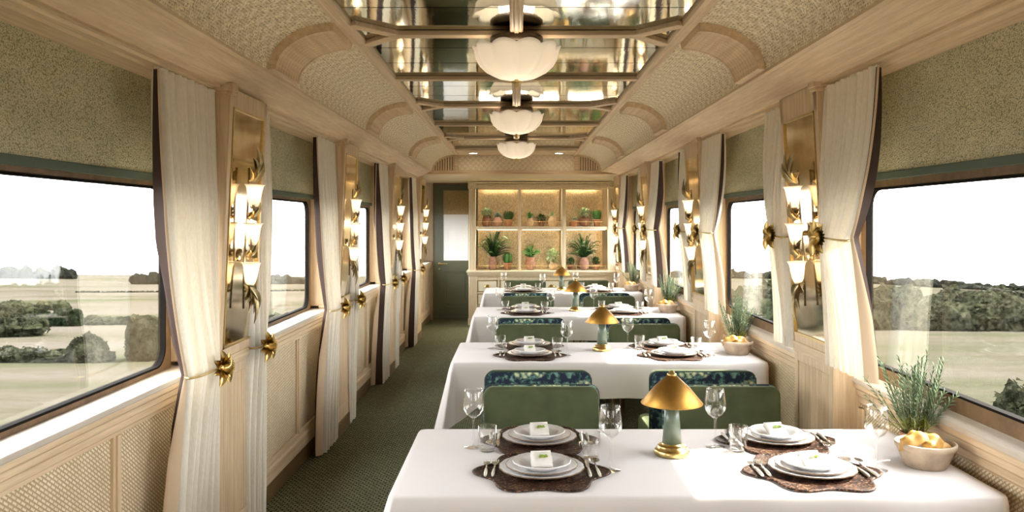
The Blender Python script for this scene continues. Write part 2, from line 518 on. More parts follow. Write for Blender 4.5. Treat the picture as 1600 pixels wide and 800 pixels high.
# ------------------------------------------------------------------ mesh helpers
class MB:
    def __init__(s):
        s.v = []; s.f = []; s.uv = []; s.has_uv = False; s.sm = []

    def add(s, vs, fs, smooth=False, uvs=None):
        o = len(s.v)
        s.v += [tuple(p) for p in vs]
        for i, f in enumerate(fs):
            s.f.append(tuple(o + k for k in f))
            s.sm.append(smooth)
            if uvs:
                s.uv.append([uvs[k] for k in f]); s.has_uv = True
            else:
                s.uv.append([(0, 0)] * len(f))
        return s

    def box(s, x0, x1, y0, y1, z0, z1):
        x0, x1 = min(x0, x1), max(x0, x1); y0, y1 = min(y0, y1), max(y0, y1); z0, z1 = min(z0, z1), max(z0, z1)
        vs = [(x, y, z) for z in (z0, z1) for y in (y0, y1) for x in (x0, x1)]
        return s.add(vs, [(0, 2, 3, 1), (4, 5, 7, 6), (0, 1, 5, 4), (2, 6, 7, 3), (0, 4, 6, 2), (1, 3, 7, 5)])

    def prism(s, pts, y0, y1, axis='y', smooth=False):
        n = len(pts)
        if axis == 'y':
            vs = [(p[0], y0, p[1]) for p in pts] + [(p[0], y1, p[1]) for p in pts]
        elif axis == 'z':
            vs = [(p[0], p[1], y0) for p in pts] + [(p[0], p[1], y1) for p in pts]
        else:
            vs = [(y0, p[0], p[1]) for p in pts] + [(y1, p[0], p[1]) for p in pts]
        s.add(vs, [tuple(range(n)), tuple(range(2 * n - 1, n - 1, -1))])
        o = len(s.v) - 2 * n
        for i in range(n):
            j = (i + 1) % n
            s.f.append((o + i, o + n + i, o + n + j, o + j)); s.sm.append(smooth); s.uv.append([(0, 0)] * 4)
        return s

    def grid(s, fn, nu, nv, smooth=True, cu=False, cv=False, uvf=None):
        vs = []; uvs = []
        for i in range(nu + 1):
            for j in range(nv + 1):
                vs.append(fn(i / nu, j / nv))
                uvs.append(uvf(i / nu, j / nv) if uvf else (i / nu, j / nv))
        fs = [(i * (nv + 1) + j, (i + 1) * (nv + 1) + j, (i + 1) * (nv + 1) + j + 1, i * (nv + 1) + j + 1) for i in range(nu) for j in range(nv)]
        return s.add(vs, fs, smooth, uvs if uvf else None)

    def lathe(s, prof, n=32, c=(0, 0, 0), wob=None, smooth=True):
        vs = []; cx, cy, cz = c
        for r, z in prof:
            for k in range(n):
                a = 2 * PI * k / n
                rr = r * (wob(a, r, z) if wob else 1)
                vs.append((cx + rr * math.cos(a), cy + rr * math.sin(a), cz + z))
        fs = []
        for i in range(len(prof) - 1):
            for k in range(n):
                k2 = (k + 1) % n
                fs.append((i * n + k, i * n + k2, (i + 1) * n + k2, (i + 1) * n + k))
        if prof[0][0] > 1e-5: fs.append(tuple(range(n - 1, -1, -1)))
        if prof[-1][0] > 1e-5: fs.append(tuple((len(prof) - 1) * n + k for k in range(n)))
        return s.add(vs, fs, smooth)

    def shell(s, prof, n=32, c=(0, 0, 0), wob=None):
        """open lathe, no caps"""
        vs = []; cx, cy, cz = c
        for r, z in prof:
            for k in range(n):
                a = 2 * PI * k / n
                rr = r * (wob(a, r, z) if wob else 1)
                vs.append((cx + rr * math.cos(a), cy + rr * math.sin(a), cz + z))
        fs = [(i * n + k, i * n + (k + 1) % n, (i + 1) * n + (k + 1) % n, (i + 1) * n + k) for i in range(len(prof) - 1) for k in range(n)]
        return s.add(vs, fs, True)

    def tube(s, pts, r, n=8, closed=False):
        pts = [Vector(p) for p in pts]
        rs = r if isinstance(r, (list, tuple)) else [r] * len(pts)
        vs = []
        for i, p in enumerate(pts):
            if closed:
                d = pts[(i + 1) % len(pts)] - pts[i - 1]
            else:
                d = pts[min(i + 1, len(pts) - 1)] - pts[max(i - 1, 0)]
            d = d.normalized() if d.length > 1e-9 else Vector((0, 0, 1))
            a = Vector((0, 0, 1)) if abs(d.z) < 0.9 else Vector((1, 0, 0))
            u = d.cross(a).normalized(); w = d.cross(u).normalized()
            for k in range(n):
                t = 2 * PI * k / n
                vs.append(p + (u * math.cos(t) + w * math.sin(t)) * rs[i])
        L = len(pts)
        fs = []
        for i in range(L if closed else L - 1):
            i2 = (i + 1) % L
            for k in range(n):
                fs.append((i * n + k, i * n + (k + 1) % n, i2 * n + (k + 1) % n, i2 * n + k))
        if not closed:
            fs.append(tuple(range(n - 1, -1, -1))); fs.append(tuple((L - 1) * n + k for k in range(n)))
        return s.add(vs, fs, True)

    def xf(s, mat, start=0):
        for i in range(start, len(s.v)):
            s.v[i] = tuple(mat @ Vector(s.v[i]))
        return s

    def build(s, name, mat, parent=None, bevel=0, loc=None, seg=2):
        me = bpy.data.meshes.new(name)
        me.from_pydata(s.v, [], s.f)
        me.update()
        bm = bmesh.new(); bm.from_mesh(me)
        bmesh.ops.recalc_face_normals(bm, faces=bm.faces)
        bm.to_mesh(me); bm.free()
        me.polygons.foreach_set('use_smooth', s.sm)
        if s.has_uv:
            ul = me.uv_layers.new(name='UVMap')
            vi = {}
            for f, u in zip(s.f, s.uv):
                for a, q in zip(f, u): vi[a] = q
            for lp in me.loops: ul.data[lp.index].uv = vi.get(lp.vertex_index, (0, 0))
        me.materials.append(M[mat])
        o = bpy.data.objects.new(name, me)
        COL.objects.link(o)
        if parent: o.parent = parent
        if loc: o.location = loc
        if bevel:
            md = o.modifiers.new('bevel', 'BEVEL'); md.width = bevel; md.segments = seg; md.limit_method = 'ANGLE'; md.angle_limit = 0.6
        return o


def leafpatch(mb, base, tip, width, up, cup=0.3, nu=6, nv=4, droop=0.0, thick=0.0):
    base = Vector(base); tip = Vector(tip); up = Vector(up).normalized()
    d = tip - base; side = d.cross(up).normalized(); nrm = side.cross(d).normalized()
    def fn(u, v):
        t = v * 2 - 1
        w = width * (math.sin(PI * min(1, u * 0.93 + 0.04)) ** 0.8)
        return base + d * u + side * (w * t) + nrm * (cup * w * t * t + 0.10 * d.length * math.sin(PI * u) * (1 if cup > 0 else -1)) - up * (droop * u * u)
    mb.grid(fn, nu, nv)
    return mb


def empty(name, label, cat, loc=(0, 0, 0), rz=0.0, group=None):
    o = bpy.data.objects.new(name, None)
    COL.objects.link(o)
    o.empty_display_size = 0.05
    o.location = loc; o.rotation_euler = (0, 0, rz)
    return tag(o, label, cat, group)


def tag(o, label, cat, group=None, kind=None):
    if label: o['label'] = label
    if cat: o['category'] = cat
    if group: o['group'] = group
    if kind: o['kind'] = kind
    return o


def struct(o, label=None, cat=None):
    o['kind'] = 'structure'
    if label: o['label'] = label
    if cat: o['category'] = cat
    return o


def dup(o, loc=None, rz=None, label=None, group=None, parent=None):
    c = o.copy(); COL.objects.link(c); c.parent = parent
    if loc is not None: c.location = loc
    if rz is not None: c.rotation_euler = (0, 0, rz)
    if label: c['label'] = label
    if group: c['group'] = group
    for ch in list(o.children):
        dup(ch, parent=c)
    return c


ORD = ['nearest', 'second', 'third', 'farthest']

# ================================================================== ROOM SHELL
S = 2.47
Y0, YB, YE = -3.45, 11.14, 13.7     # rear end, bulkhead, door wall
fl = struct(MB().box(-1.75, 1.75, Y0, YE + 0.1, -0.06, 0).build('floor', 'carpet'), 'dark green woven carpet down the aisle and under the tables', 'floor')
struct(MB().box(-1.8, 1.8, Y0 - .1, YE + .2, 2.60, 2.66).build('ceiling', 'roof'), 'roof deck above the mirrored ceiling', 'ceiling')
struct(MB().box(-1.75, 1.75, Y0 - .08, Y0, -.06, 2.6).build('wall_back', 'oak_z'), 'oak end wall behind the viewer', 'wall')

WX = {-1: 1.535, 1: 1.60}           # window plane
PX = {-1: 1.44, 1: 1.575}           # cane panel plane
SF = {-1: 1.388, 1: 1.540}          # sill front
SZB = {-1: 0.966, 1: 0.940}; SZF = {-1: 0.966, 1: 0.892}
CB = {-1: 3.95, 1: 4.08}            # centre of the first pilaster
PW = {-1: 0.27, 1: 0.265}           # half width along the car
PLO = {-1: 1.317, 1: 1.44}; PTO = {-1: 1.263, 1: 1.372}
KS = range(-3, 4)
SN = {-1: 'left', 1: 'right'}


def rrect(y0, y1, z0, z1, r, n=6):
    pts = []
    for cy, cz, a0 in ((y1 - r, z1 - r, 0), (y0 + r, z1 - r, PI / 2), (y0 + r, z0 + r, PI), (y1 - r, z0 + r, 1.5 * PI)):
        for k in range(n + 1):
            a = a0 + PI / 2 * k / n
            pts.append((cy + r * math.cos(a), cz + r * math.sin(a)))
    return pts


def ringplate(mb, x0, x1, outer, inner):
    """solid plate between an outer and inner loop (same count) thick from x0 to x1"""
    n = len(outer)
    vs = [(x0, *p) for p in outer] + [(x0, *p) for p in inner] + [(x1, *p) for p in outer] + [(x1, *p) for p in inner]
    fs = []
    for i in range(n):
        j = (i + 1) % n
        fs += [(i, j, n + j, n + i), (2 * n + i, 3 * n + i, 3 * n + j, 2 * n + j), (n + i, n + j, 3 * n + j, 3 * n + i), (i, 2 * n + i, 2 * n + j, j)]
    return mb.add(vs, fs)


def outer_loop(y0, y1, z0, z1, inner):
    cy, cz = (y0 + y1) / 2, (z0 + z1) / 2
    n = len(inner) // 4
    cs = [(y1, z1), (y0, z1), (y0, z0), (y1, z0)]
    return [cs[i // n] for i in range(len(inner))]


wi = 0
tr = 0
for s in (-1, 1):
    nm = SN[s]
    gz0 = {-1: 0.985, 1: 0.975}[s]; gz1 = 1.752
    # wall body: one plate with a window hole per bay
    wall = MB()
    wall.box(s * (WX[s] + .005), s * (WX[s] + .04), Y0, YE + .1, -.02, gz0 - .06)
    wall.box(s * (WX[s] + .005), s * (WX[s] + .04), Y0, YE + .1, gz1 + .05, 2.58)
    cents = [CB[s] + S * k for k in KS]
    wins = [(c + S / 2 - .87, c + S / 2 + (.87 if s < 0 else .905)) for c in cents[:-1]] + [(cents[-1] + .47, cents[-1] + 1.9)]
    yprev = Y0
    for (a, c_) in wins:
        wall.box(s * (WX[s] + .005), s * (WX[s] + .02), yprev, a - .05, gz0 - .06, gz1 + .05)
        yprev = c_ + .05
    wall.box(s * (WX[s] + .005), s * (WX[s] + .04), yprev, YE + .1, gz0 - .06, gz1 + .05)
    w_ = struct(wall.build('wall_' + nm, 'oak_y'), 'oak side wall with a row of windows on the %s of the carriage' % nm, 'wall')
    for i, (a, c_) in enumerate(wins):
        wi += 1
        inner = rrect(a, c_, gz0, gz1, .085)
        o1 = MB()
        ringplate(o1, s * (WX[s] - .022), s * (WX[s] + .006), outer_loop(a - .06, c_ + .06, gz0 - (.075 if s > 0 else .03), gz1 + .06, inner), inner)
        place = ('%s window from the viewer on the %s side' % (['', '', 'nearest', 'second', 'third', 'fourth', 'last'][i], nm)) if i > 1 else 'window behind the viewer on the %s side' % nm
        w = struct(o1.build('window_%d' % wi, 'bronze', bevel=.004), 'bronze framed rounded ' + place, 'window')
        o2 = MB()
        ringplate(o2, s * (WX[s] - .025), s * (WX[s] + .004), inner, rrect(a + .009, c_ - .009, gz0 + .009, gz1 - .009, .078))
        o2.build('gasket', 'rubber', w)
        MB().prism(rrect(a + .004, c_ - .004, gz0 + .004, gz1 - .004, .08), s * (WX[s] - .014), s * (WX[s] - .009), axis='x').build('pane', 'pane_glass', w)
    # sill, apron, panels, skirting run along the whole car
    sill = MB().prism([(s * SF[s], SZF[s]), (s * (WX[s] + .01), SZB[s]), (s * (WX[s] + .01), SZB[s] - .06), (s * SF[s], SZF[s] - .022)], Y0, YE)
    tr += 1
    struct(sill.build('trim_%d' % tr, 'pale_y', bevel=.004), 'pale window sill running along the %s wall' % nm, 'sill')
    ap = MB()
    f, z = SF[s], SZF[s] - .022
    zb = {-1: .84, 1: .758}[s]
    h = z - zb
    prof = [(f + .006, z), (f + .006, z - .20 * h), (f + .016, z - .28 * h), (f + .018, z - .50 * h), (f + .026, z - .56 * h), (f + .026, z - .80 * h), (f + .036, z - .86 * h), (f + .036, zb), (PX[s] + .02, zb), (PX[s] + .02, z)]
    ap.prism([(s * x, zz) for x, zz in prof], Y0, YE)
    tr += 1
    struct(ap.build('trim_%d' % tr, 'oak_y', bevel=.002), 'stepped oak apron under the %s sill' % nm, 'moulding')
    sk = MB().prism([(s * x, zz) for x, zz in [(PX[s] - .02 - .0, .0), (PX[s] - .02, .10), (PX[s] + .05, .10), (PX[s] + .05, 0)]], Y0, YE)
    struct(sk.build('baseboard_' + nm, 'skirt'), 'brown skirting along the %s wall' % nm, 'baseboard')
    cap = MB().prism([(s * x, zz) for x, zz in [(PX[s] - .022, .10), (PX[s] - .022, .175), (PX[s] - .012, .19), (PX[s] - .012, .225), (PX[s] + .02, .225), (PX[s] + .02, .10)]], Y0, YE)
    tr += 1
    struct(cap.build('trim_%d' % tr, 'oak_y', bevel=.002), 'oak rail above the %s skirting' % nm, 'moulding')
    pan = MB().box(s * PX[s], s * (PX[s] + .02), Y0, YE, .2, zb + .01)
    tr += 1
    wp = struct(pan.build('trim_%d' % tr, 'cane_yz'), 'woven cane wainscot panels below the %s windows' % nm, 'wainscot')
    st = MB()
    for c in cents:
        for yy, hw in ((c + 1.50, .03), (c + PW[s] + .035, .035), (c - PW[s] - .035, .035)):
            if Y0 < yy < YE:
                st.box(s * (PX[s] - .012), s * (PX[s] + .01), yy - hw, yy + hw, .22, zb)
                st.box(s * (PX[s] - .020), s * (PX[s] + .01), yy - hw * .45, yy + hw * .45, .22, zb)
    st.build('stile', 'oak_z', wp, bevel=.002)
    # cornice / soffit
    if s < 0:
        prof = [(1.131, 2.295), (1.131, 2.283), (1.150, 2.276), (1.160, 2.279), (1.292, 2.208), (1.298, 2.212), (1.304, 2.205), (1.304, 2.196), (1.330, 2.198), (1.340, 2.190), (1.375, 2.192), (1.385, 2.184), (1.45, 2.184), (1.45, 2.188), (1.62, 2.188), (1.62, 2.58), (1.131, 2.58)]
    else:
        prof = [(1.131, 2.295), (1.131, 2.283), (1.150, 2.278), (1.160, 2.281), (1.375, 2.243), (1.385, 2.249), (1.392, 2.242), (1.392, 2.232), (1.425, 2.234), (1.435, 2.226), (1.475, 2.228), (1.485, 2.220), (1.54, 2.220), (1.54, 2.226), (1.69, 2.226), (1.69, 2.58), (1.131, 2.58)]
    tr += 1
    struct(MB().prism([(s * x, z) for x, z in prof], Y0, YB).build('trim_%d' % tr, 'oak_y'), 'wide oak soffit and cornice over the %s windows' % nm, 'cornice')

    # pilasters
    for c in cents:
        tr += 1
        y0, y1 = c - PW[s], c + PW[s]
        if c - PW[s] > YB + .3: continue
        lo, to = PLO[s], PTO[s]
        zt = {-1: 2.20, 1: 2.24}[s]
        body = MB()
        body.prism([(s * (lo + .008), .985), (s * (to + .008), zt), (s * (WX[s] + .02), zt), (s * (WX[s] + .02), .985)], y0 + .004, y1 - .004)
        # raised posts either side of the mirror and rails above and below it
        for a, b_ in ((y0, y0 + .045), (y1 - .045, y1)):
            body.prism([(s * lo, .985), (s * to, zt), (s * (WX[s] + .01), zt), (s * (WX[s] + .01), .985)], a, b_)
        lerp = lambda z: lo + (to - lo) * (z - .985) / (zt - .985)
        body.prism([(s * lerp(.985), .985), (s * lerp(1.03), 1.03), (s * (lerp(1.03) + .03), 1.03), (s * (lo + .03), .985)], y0 + .002, y1 - .002)
        body.prism([(s * lerp(2.12), 2.12), (s * lerp(zt), zt), (s * (to + .03), zt), (s * (to + .04), 2.12)], y0 + .002, y1 - .002)
        pil = struct(body.build('trim_%d' % tr, 'oak_z', bevel=.003), None)
        pi_ = [k for k, q in enumerate(cents) if q == c][0] - 3
        place = ('%s %s pilaster from the viewer' % (ORD[pi_], nm)) if pi_ >= 0 else '%s pilaster behind the viewer' % nm
        pil['label'] = 'oak post and mirror surround of the ' + place; pil['category'] = 'pilaster'
        capm = MB()
        for (dz0, dz1, pr) in ((zt - .035, zt - .02, .010), (zt - .02, zt + .02, .016)):
            for a, b_ in ((y0 - pr, y0 + .05 + pr * .4),):
                capm.box(s * (to - pr), s * (to + .12), a, b_, dz0, dz1)
        capm.build('capital', 'oak_y', pil, bevel=.003)
        # lower part
        l2 = lo + .012
        lower = MB().box(s * (l2 + .010), s * (PX[s] + .02), y0 + .004, y1 - .004, .10, .954)
        for a, b_ in ((y0, y0 + .05), (y1 - .05, y1)):
            lower.box(s * l2, s * (PX[s] + .01), a, b_, .10, .955)
        lower.box(s * (l2 + .001), s * (l2 + .03), y0 + .002, y1 - .002, .89, .953)
        lower.box(s * (l2 + .001), s * (l2 + .03), y0 + .002, y1 - .002, .101, .21)
        lower.build('pedestal', 'oak_z', pil, bevel=.002)
        ca = MB()
        ca.box(s * (l2 - .012), s * (PX[s] + .02), y0 - .012, y1 + .012, .953, .973)
        ca.box(s * (l2 - .020), s * (PX[s] + .02), y0 - .018, y1 + .018, .973, .992)
        ca.box(s * (l2 - .007), s * (PX[s] + .02), y0 - .007, y1 + .007, .935, .953)
        ca.build('pedestal_cap', 'oak_y', pil, bevel=.003)
        MB().box(s * (l2 - .008), s * (PX[s] + .02), y0 - .008, y1 + .008, 0, .102).build('plinth', 'skirt', pil)
        rd = MB()
        nr = 16
        rd.grid(lambda u, v: (s * (l2 + .009 - .006 * abs(math.sin(PI * nr * u))), y0 + .052 + (y1 - y0 - .104) * u, .212 + .676 * v), nr * 8, 1)
        rd.build('reeded_panel', 'oak_z', pil)
        if pi_ < -1: continue
        # mirror
        ma = math.atan2(lo - to, zt - .985)
        x1_, x2_ = lerp(1.035) + .004, lerp(2.115) + .004
        mir = MB().prism([(s * x1_, 1.035), (s * x2_, 2.115), (s * (x2_ + .008), 2.115), (s * (x1_ + .008), 1.035)], y0 + .05, y1 - .05)
        place2 = ('%s pilaster on the %s wall' % (ORD[pi_], nm)) if pi_ >= 0 else '%s pilaster behind the viewer' % nm
        mo = tag(mir.build('wall_mirror', 'wall_mirror'), 'tall antique gold mirror set into the ' + place2, 'mirror', 'antique mirrors on the pilasters')
        fr = MB()
        for a, b_, za, zb_ in ((y0 + .046, y0 + .056, 1.031, 2.119), (y1 - .056, y1 - .046, 1.031, 2.119), (y0 + .046, y1 - .046, 1.031, 1.041), (y0 + .046, y1 - .046, 2.109, 2.119)):
            fr.prism([(s * (lerp(za) - .004), za), (s * (lerp(zb_) - .004), zb_), (s * (lerp(zb_) + .012), zb_), (s * (lerp(za) + .012), za)], a, b_)
        fr.build('mirror_frame', 'brass', mo)

# ---------------------------------------------------------------- vaulted ceiling
def arc(t, off=0.0):
    return (.824 + (.307 - off) * math.cos(t), 2.295 + (.213 - off) * math.sin(t))


RIBW = .215
for s in (-1, 1):
    v = MB()
    v.grid(lambda u, w: (s * arc(w * PI / 2)[0], Y0 + (YB - Y0) * u, arc(w * PI / 2)[1]), 1, 20,
           uvf=lambda u, w: (Y0 + (YB - Y0) * u, w * .415))
    tr += 1
    struct(v.build('trim_%d' % tr, 'weave_uv'), 'woven cane vault along the %s side of the ceiling' % SN[s], 'ceiling panel')
    for k in KS:
        c = 3.985 + S * k
        if not (Y0 < c - RIBW and c + RIBW < YB): continue
        tr += 1
        rb = MB()
        nr = 9

        def fn(u, w):
            off = .026 + .010 * abs(math.sin(PI * nr * (u - .06) / .88)) ** .6 if .06 < u < .94 else .038
            if u < .015 or u > .985: off = -.005
            if w < .01 or w > .99: off = -.006
            p = arc(w * PI / 2, off)
            return (s * p[0], c - RIBW + 2 * RIBW * u, p[1])
        rb.grid(fn, 144, 48, smooth=False)
        o = struct(rb.build('trim_%d' % tr, 'oak_y'), None)
        kk = round((c - 3.985) / S)
        o['label'] = ('reeded oak rib across the %s vault, %s from the viewer' % (SN[s], ORD[kk])) if kk >= 0 else 'reeded oak rib across the %s vault behind the viewer' % SN[s]
        o['category'] = 'rib'
    tr += 1
    rl = MB()
    rl.prism([(s * x, z) for x, z in [(.757, 2.53), (.757, 2.512), (.765, 2.500), (.782, 2.500), (.785, 2.503), (.800, 2.503), (.803, 2.500), (.822, 2.500), (.832, 2.512), (.832, 2.56), (.757, 2.56)]], Y0, YB)
    struct(rl.build('trim_%d' % tr, 'oak_y'), 'oak rail between %s vault and mirrored ceiling' % SN[s], 'moulding')

# mirror panels of the flat ceiling: one per half bay, with dark joints
y = Y0
mi = 0
for k in range(-6, 6):
    c = 3.985 + S / 2 * k
    if c > 10.45: break
    for q in range(3):
        a, b_ = c + q * S / 6 + .005, c + (q + 1) * S / 6 - .005
        if b_ < Y0 or a > 10.42: continue
        b_ = min(b_, 10.42)
        tr += 1
        struct(MB().box(-.76, .76, a, b_, 2.524, 2.532).build('trim_%d' % tr, 'ceiling_mirror'), None)
        bpy.data.objects['trim_%d' % tr]['label'] = 'tinted mirror panel of the flat ceiling'
        bpy.data.objects['trim_%d' % tr]['category'] = 'ceiling panel'
        bpy.data.objects['trim_%d' % tr]['group'] = 'mirror panels of the ceiling'
struct(MB().box(-.78, .78, Y0, YB, 2.534, 2.56).build('trim_%d' % (tr + 1), 'rubber'), 'dark backing in the mirror joints', 'ceiling panel'); tr += 1
for k in range(-6, 6):
    c = 4.03 + S / 2 * k
    if not (Y0 < c < 10.5): continue
    forked = (k % 2 == 0)
    bm_ = MB()
    if forked:
        bm_.box(-.60, .60, c - .035, c + .035, 2.500, 2.524)
        for sx in (-1, 1):
            for sy in (-1, 1):
                a = (sx * .585, c + sy * .01); b_ = (sx * .762, c + sy * .215)
                d = Vector((b_[0] - a[0], b_[1] - a[1])).normalized(); p = Vector((-d.y, d.x)) * .032
                bm_.prism([(a[0] + p.x, a[1] + p.y), (b_[0] + p.x, b_[1] + p.y), (b_[0] - p.x, b_[1] - p.y), (a[0] - p.x, a[1] - p.y)], 2.5005, 2.524, axis='z')
    else:
        bm_.box(-.762, .762, c - .03, c + .03, 2.500, 2.524)
        bm_.prism([(-.20, c), (0, c - .085), (.20, c), (0, c + .085)], 2.494, 2.52, axis='z')
    tr += 1
    o = struct(bm_.build('trim_%d' % tr, 'oak_x', bevel=.003), None)
    o['label'] = ('forked oak ceiling beam carrying a lamp' if forked else 'straight oak ceiling beam with a diamond boss')
    o['category'] = 'beam'; o['group'] = 'forked ceiling beams' if forked else 'straight ceiling beams'
sp = MB()
sprof = [(-.030, 2.52), (-.030, 2.497), (-.022, 2.492), (-.014, 2.494), (-.007, 2.487), (0, 2.489), (.007, 2.487), (.014, 2.494), (.022, 2.492), (.030, 2.497), (.030, 2.52)]
sp.prism(sprof, Y0, 8.95)
tr += 1
struct(sp.build('trim_%d' % tr, 'oak_y'), 'fluted oak spine along the middle of the ceiling', 'moulding')

# bulkhead at the end of the vault
tr += 1
bk = MB()
bk.box(-.757, .757, 10.42, YB + .02, 2.505, 2.56)
bk.box(-1.62, 1.69, YB + .03, YB + .09, 2.25, 2.58)
bk.box(-1.3, 1.38, YB - .03, YB + .09, 2.245, 2.262)
bk.box(-1.3, 1.38, YB - .015, YB + .09, 2.262, 2.300)
bk.box(-.83, -.78, YB - .02, YB + .05, 2.29, 2.505)
bk.box(.78, .83, YB - .02, YB + .05, 2.29, 2.505)
bo = struct(bk.build('trim_%d' % tr, 'oak_x', bevel=.003), 'oak bulkhead closing the vaulted ceiling', 'bulkhead')
MB().box(-.785, .785, YB + .005, YB + .03, 2.298, 2.507).build('cane_panel', 'weave_xz', bo)
for s in (-1, 1):
    sl_ = MB()
    for i in range(9):
        t0 = i / 9
        x0 = .832 + .295 * t0; x1 = x0 + .022
        zt = 2.295 + .200 * math.sqrt(max(0, 1 - ((x1 - .824) / .307) ** 2))
        sl_.box(s * x0, s * x1, YB - .01, YB + .02, 2.298, max(2.302, zt))
    sl_.build('slat_fan', 'oak_z', bo)
    ar = MB()
    ar.grid(lambda u, w: (s * arc(w * PI / 2, .0 + .022 * u)[0], YB - .02, arc(w * PI / 2, .022 * u)[1]), 1, 20)
    ar.grid(lambda u, w: (s * arc(w * PI / 2, .022)[0], YB - .02 + .05 * u, arc(w * PI / 2, .022)[1]), 1, 20)
    ar.build('arch_moulding', 'oak_y', bo)
    MB().box(s * .8, s * 1.15, YB + .012, YB + .03, 2.29, 2.53).build('fan_back', 'bronze', bo)
for x in (-.56, .55):
    t = empty('downlight', 'small round downlight recessed at the far end, %s of the last lamp' % ('left' if x < 0 else 'right'), 'downlight', (x, 10.78, 2.505), 0, 'downlights at the far end')
    MB().lathe([(.075, 0), (.080, -.004), (.060, -.010), (.052, -.004), (.052, 0)], 28).build('trim_ring', 'porcelain', t)
    MB().lathe([(.0, -.006), (.052, -.006), (.052, -.001), (0, -.001)], 24).build('lens', 'spot', t)

# vestibule beyond the bulkhead
tr += 1
struct(MB().box(-1.62, 1.69, YB + .08, YE + .1, 2.25, 2.30).build('trim_%d' % tr, 'cream_x'), 'low oak ceiling above the cabinet and door', 'ceiling panel')
struct(MB().box(-1.75, -1.345, YE, YE + .12, -.02, 2.3).box(-.66, 1.7, YE, YE + .12, -.02, 2.3).box(-1.37, -.6, YE, YE + .12, 2.225, 2.3).build('wall_front', 'cream_z'), 'oak end wall around the green door', 'wall')

# door
dr = MB()
ringplate(dr, 0, .045, [(-1.352, .0), (-.64, .0), (-.64, 2.222), (-1.352, 2.222)], [(-1.20, .93 + .05), (-.79, .98), (-.79, 2.13), (-1.20, 2.13)])
dr2 = MB()
for (x, a, b_) in dr.v: dr2.v.append((a, YE - .045 + x, b_))
dr2.f, dr2.sm, dr2.uv = dr.f, dr.sm, dr.uv
dr2.box(-1.352, -.64, YE - .055, YE - .0, 0, .06)
door = struct(dr2.build('door_1', 'door_green', bevel=.003), 'dark green end door with reeded glass', 'door')
MB().box(-1.22, -.78, YE - .03, YE - .02, .96, 2.15).build('door_back', 'reeded_glass', door)
rg = MB(); nr = 20
rg.grid(lambda u, v: (-1.20 + .41 * u, YE - .036 - .006 * abs(math.sin(PI * nr * u)), .98 + .765 * v), nr * 6, 1)
rg.build('door_glass', 'reeded_glass', door)
rg = MB()
rg.grid(lambda u, v: (-1.20 + .41 * u, YE - .038 - .006 * abs(math.sin(PI * nr * u)), 1.735 + .395 * v), nr * 6, 1)
rg.build('door_blind', 'old_brass', door)
lp = MB()
ringplate(lp, 0, .012, [(-1.20, .20), (-.79, .20), (-.79, .82), (-1.20, .82)], [(-1.17, .23), (-.82, .23), (-.82, .79), (-1.17, .79)])
lq = MB()
for (x, a, b_) in lp.v: lq.v.append((a, YE - .056 + x, b_))
lq.f, lq.sm, lq.uv = lp.f, lp.sm, lp.uv
lq.box(-1.15, -.84, YE - .05, YE - .04, .25, .77)
lq.build('door_panel', 'door_green', door, bevel=.003)
hd = MB()
hd.lathe([(.026, 0), (.026, .012), (.012, .02)], 16).xf(Matrix.Translation((-1.265, YE - .046, .925)) @ Matrix.Rotation(PI / 2, 4, 'X'))
hd.tube([(-1.265, YE - .06, .925), (-1.265, YE - .10, .925), (-1.22, YE - .11, .93), (-1.13, YE - .105, .928)], .009)
hd.v += []
o1 = len(hd.v)
hd.lathe([(.015, 0), (.015, .01), (.008, .012)], 14)
hd.xf(Matrix.Translation((-1.265, YE - .046, .84)) @ Matrix.Rotation(PI / 2, 4, 'X'), o1)
hd.build('door_handle', 'brass', door)
tr += 1
fj = MB()
fj.box(-1.37, -1.352, YE - .06, YE, 0, 2.24); fj.box(-1.37, -.6, YE - .06, YE, 2.222, 2.25)
struct(fj.build('trim_%d' % tr, 'bronze'), 'dark frame of the green end door', 'door frame')

# ================================================================== PLANT CABINET
CY = 13.0       # front plane
def cx(px): return (px - 807) * CY / 1300
def cz(py): return 1.6 - (py - 348) * CY / 1300
cab = empty('display_cabinet', 'cream oak display cabinet with six plant niches above drawers, filling the end wall', 'cabinet', (.39, CY, 0))
def cabp(mb, name, mat, bevel=0, parent=None):
    o = mb.build(name, mat, parent or cab, bevel)
    if parent is None: o.location = (-.39, -CY, 0)
    return o
XL, XR = cx(732), cx(961)
b_ = MB()
b_.box(XL, XR, YE - .04, YE - .02, 0, 2.22)                       # back
b_.box(XL, XL + .03, CY + .02, YE - .02, 0, 2.22); b_.box(XR - .03, XR, CY + .02, YE - .02, 0, 2.22)
b_.box(XL + .03, XR - .03, CY + .03, YE - .04, 2.20, 2.235)
cabp(b_, 'carcass', 'cream_z')
colx = [(cx(744), cx(810)), (cx(814), cx(878)), (cx(884), cx(948))]
ztop, zs0, zs1, zc0 = cz(294), cz(354), cz(359), cz(423)
fr = MB()
fr.box(cx(744), cx(948), CY, CY + .05, ztop, cz(288)); fr.box(cx(740), cx(952), CY - .012, CY + .05, cz(287), cz(284)); fr.box(cx(744), cx(948), CY - .006, CY + .05, cz(292), cz(290.5))
for a, b in ((cx(810), cx(814)), (cx(878), cx(884))):
    fr.box(a, b, CY, CY + .04, zc0, ztop); fr.box((a + b) / 2 - .012, (a + b) / 2 + .012, CY - .006, CY + .02, zc0, ztop)
    fr.box(a + .005, b - .005, CY + .04, YE - .04, zc0, ztop)
fr.box(cx(744), cx(948), CY + .001, CY + .03, zs1, zs0)
cabp(fr, 'face_frame', 'cream_z', .003)
cabp(MB().box(XL + .03, XR - .03, CY + .03, YE - .04, zs1 + .004, zs0 - .001), 'shelf', 'cream_x')
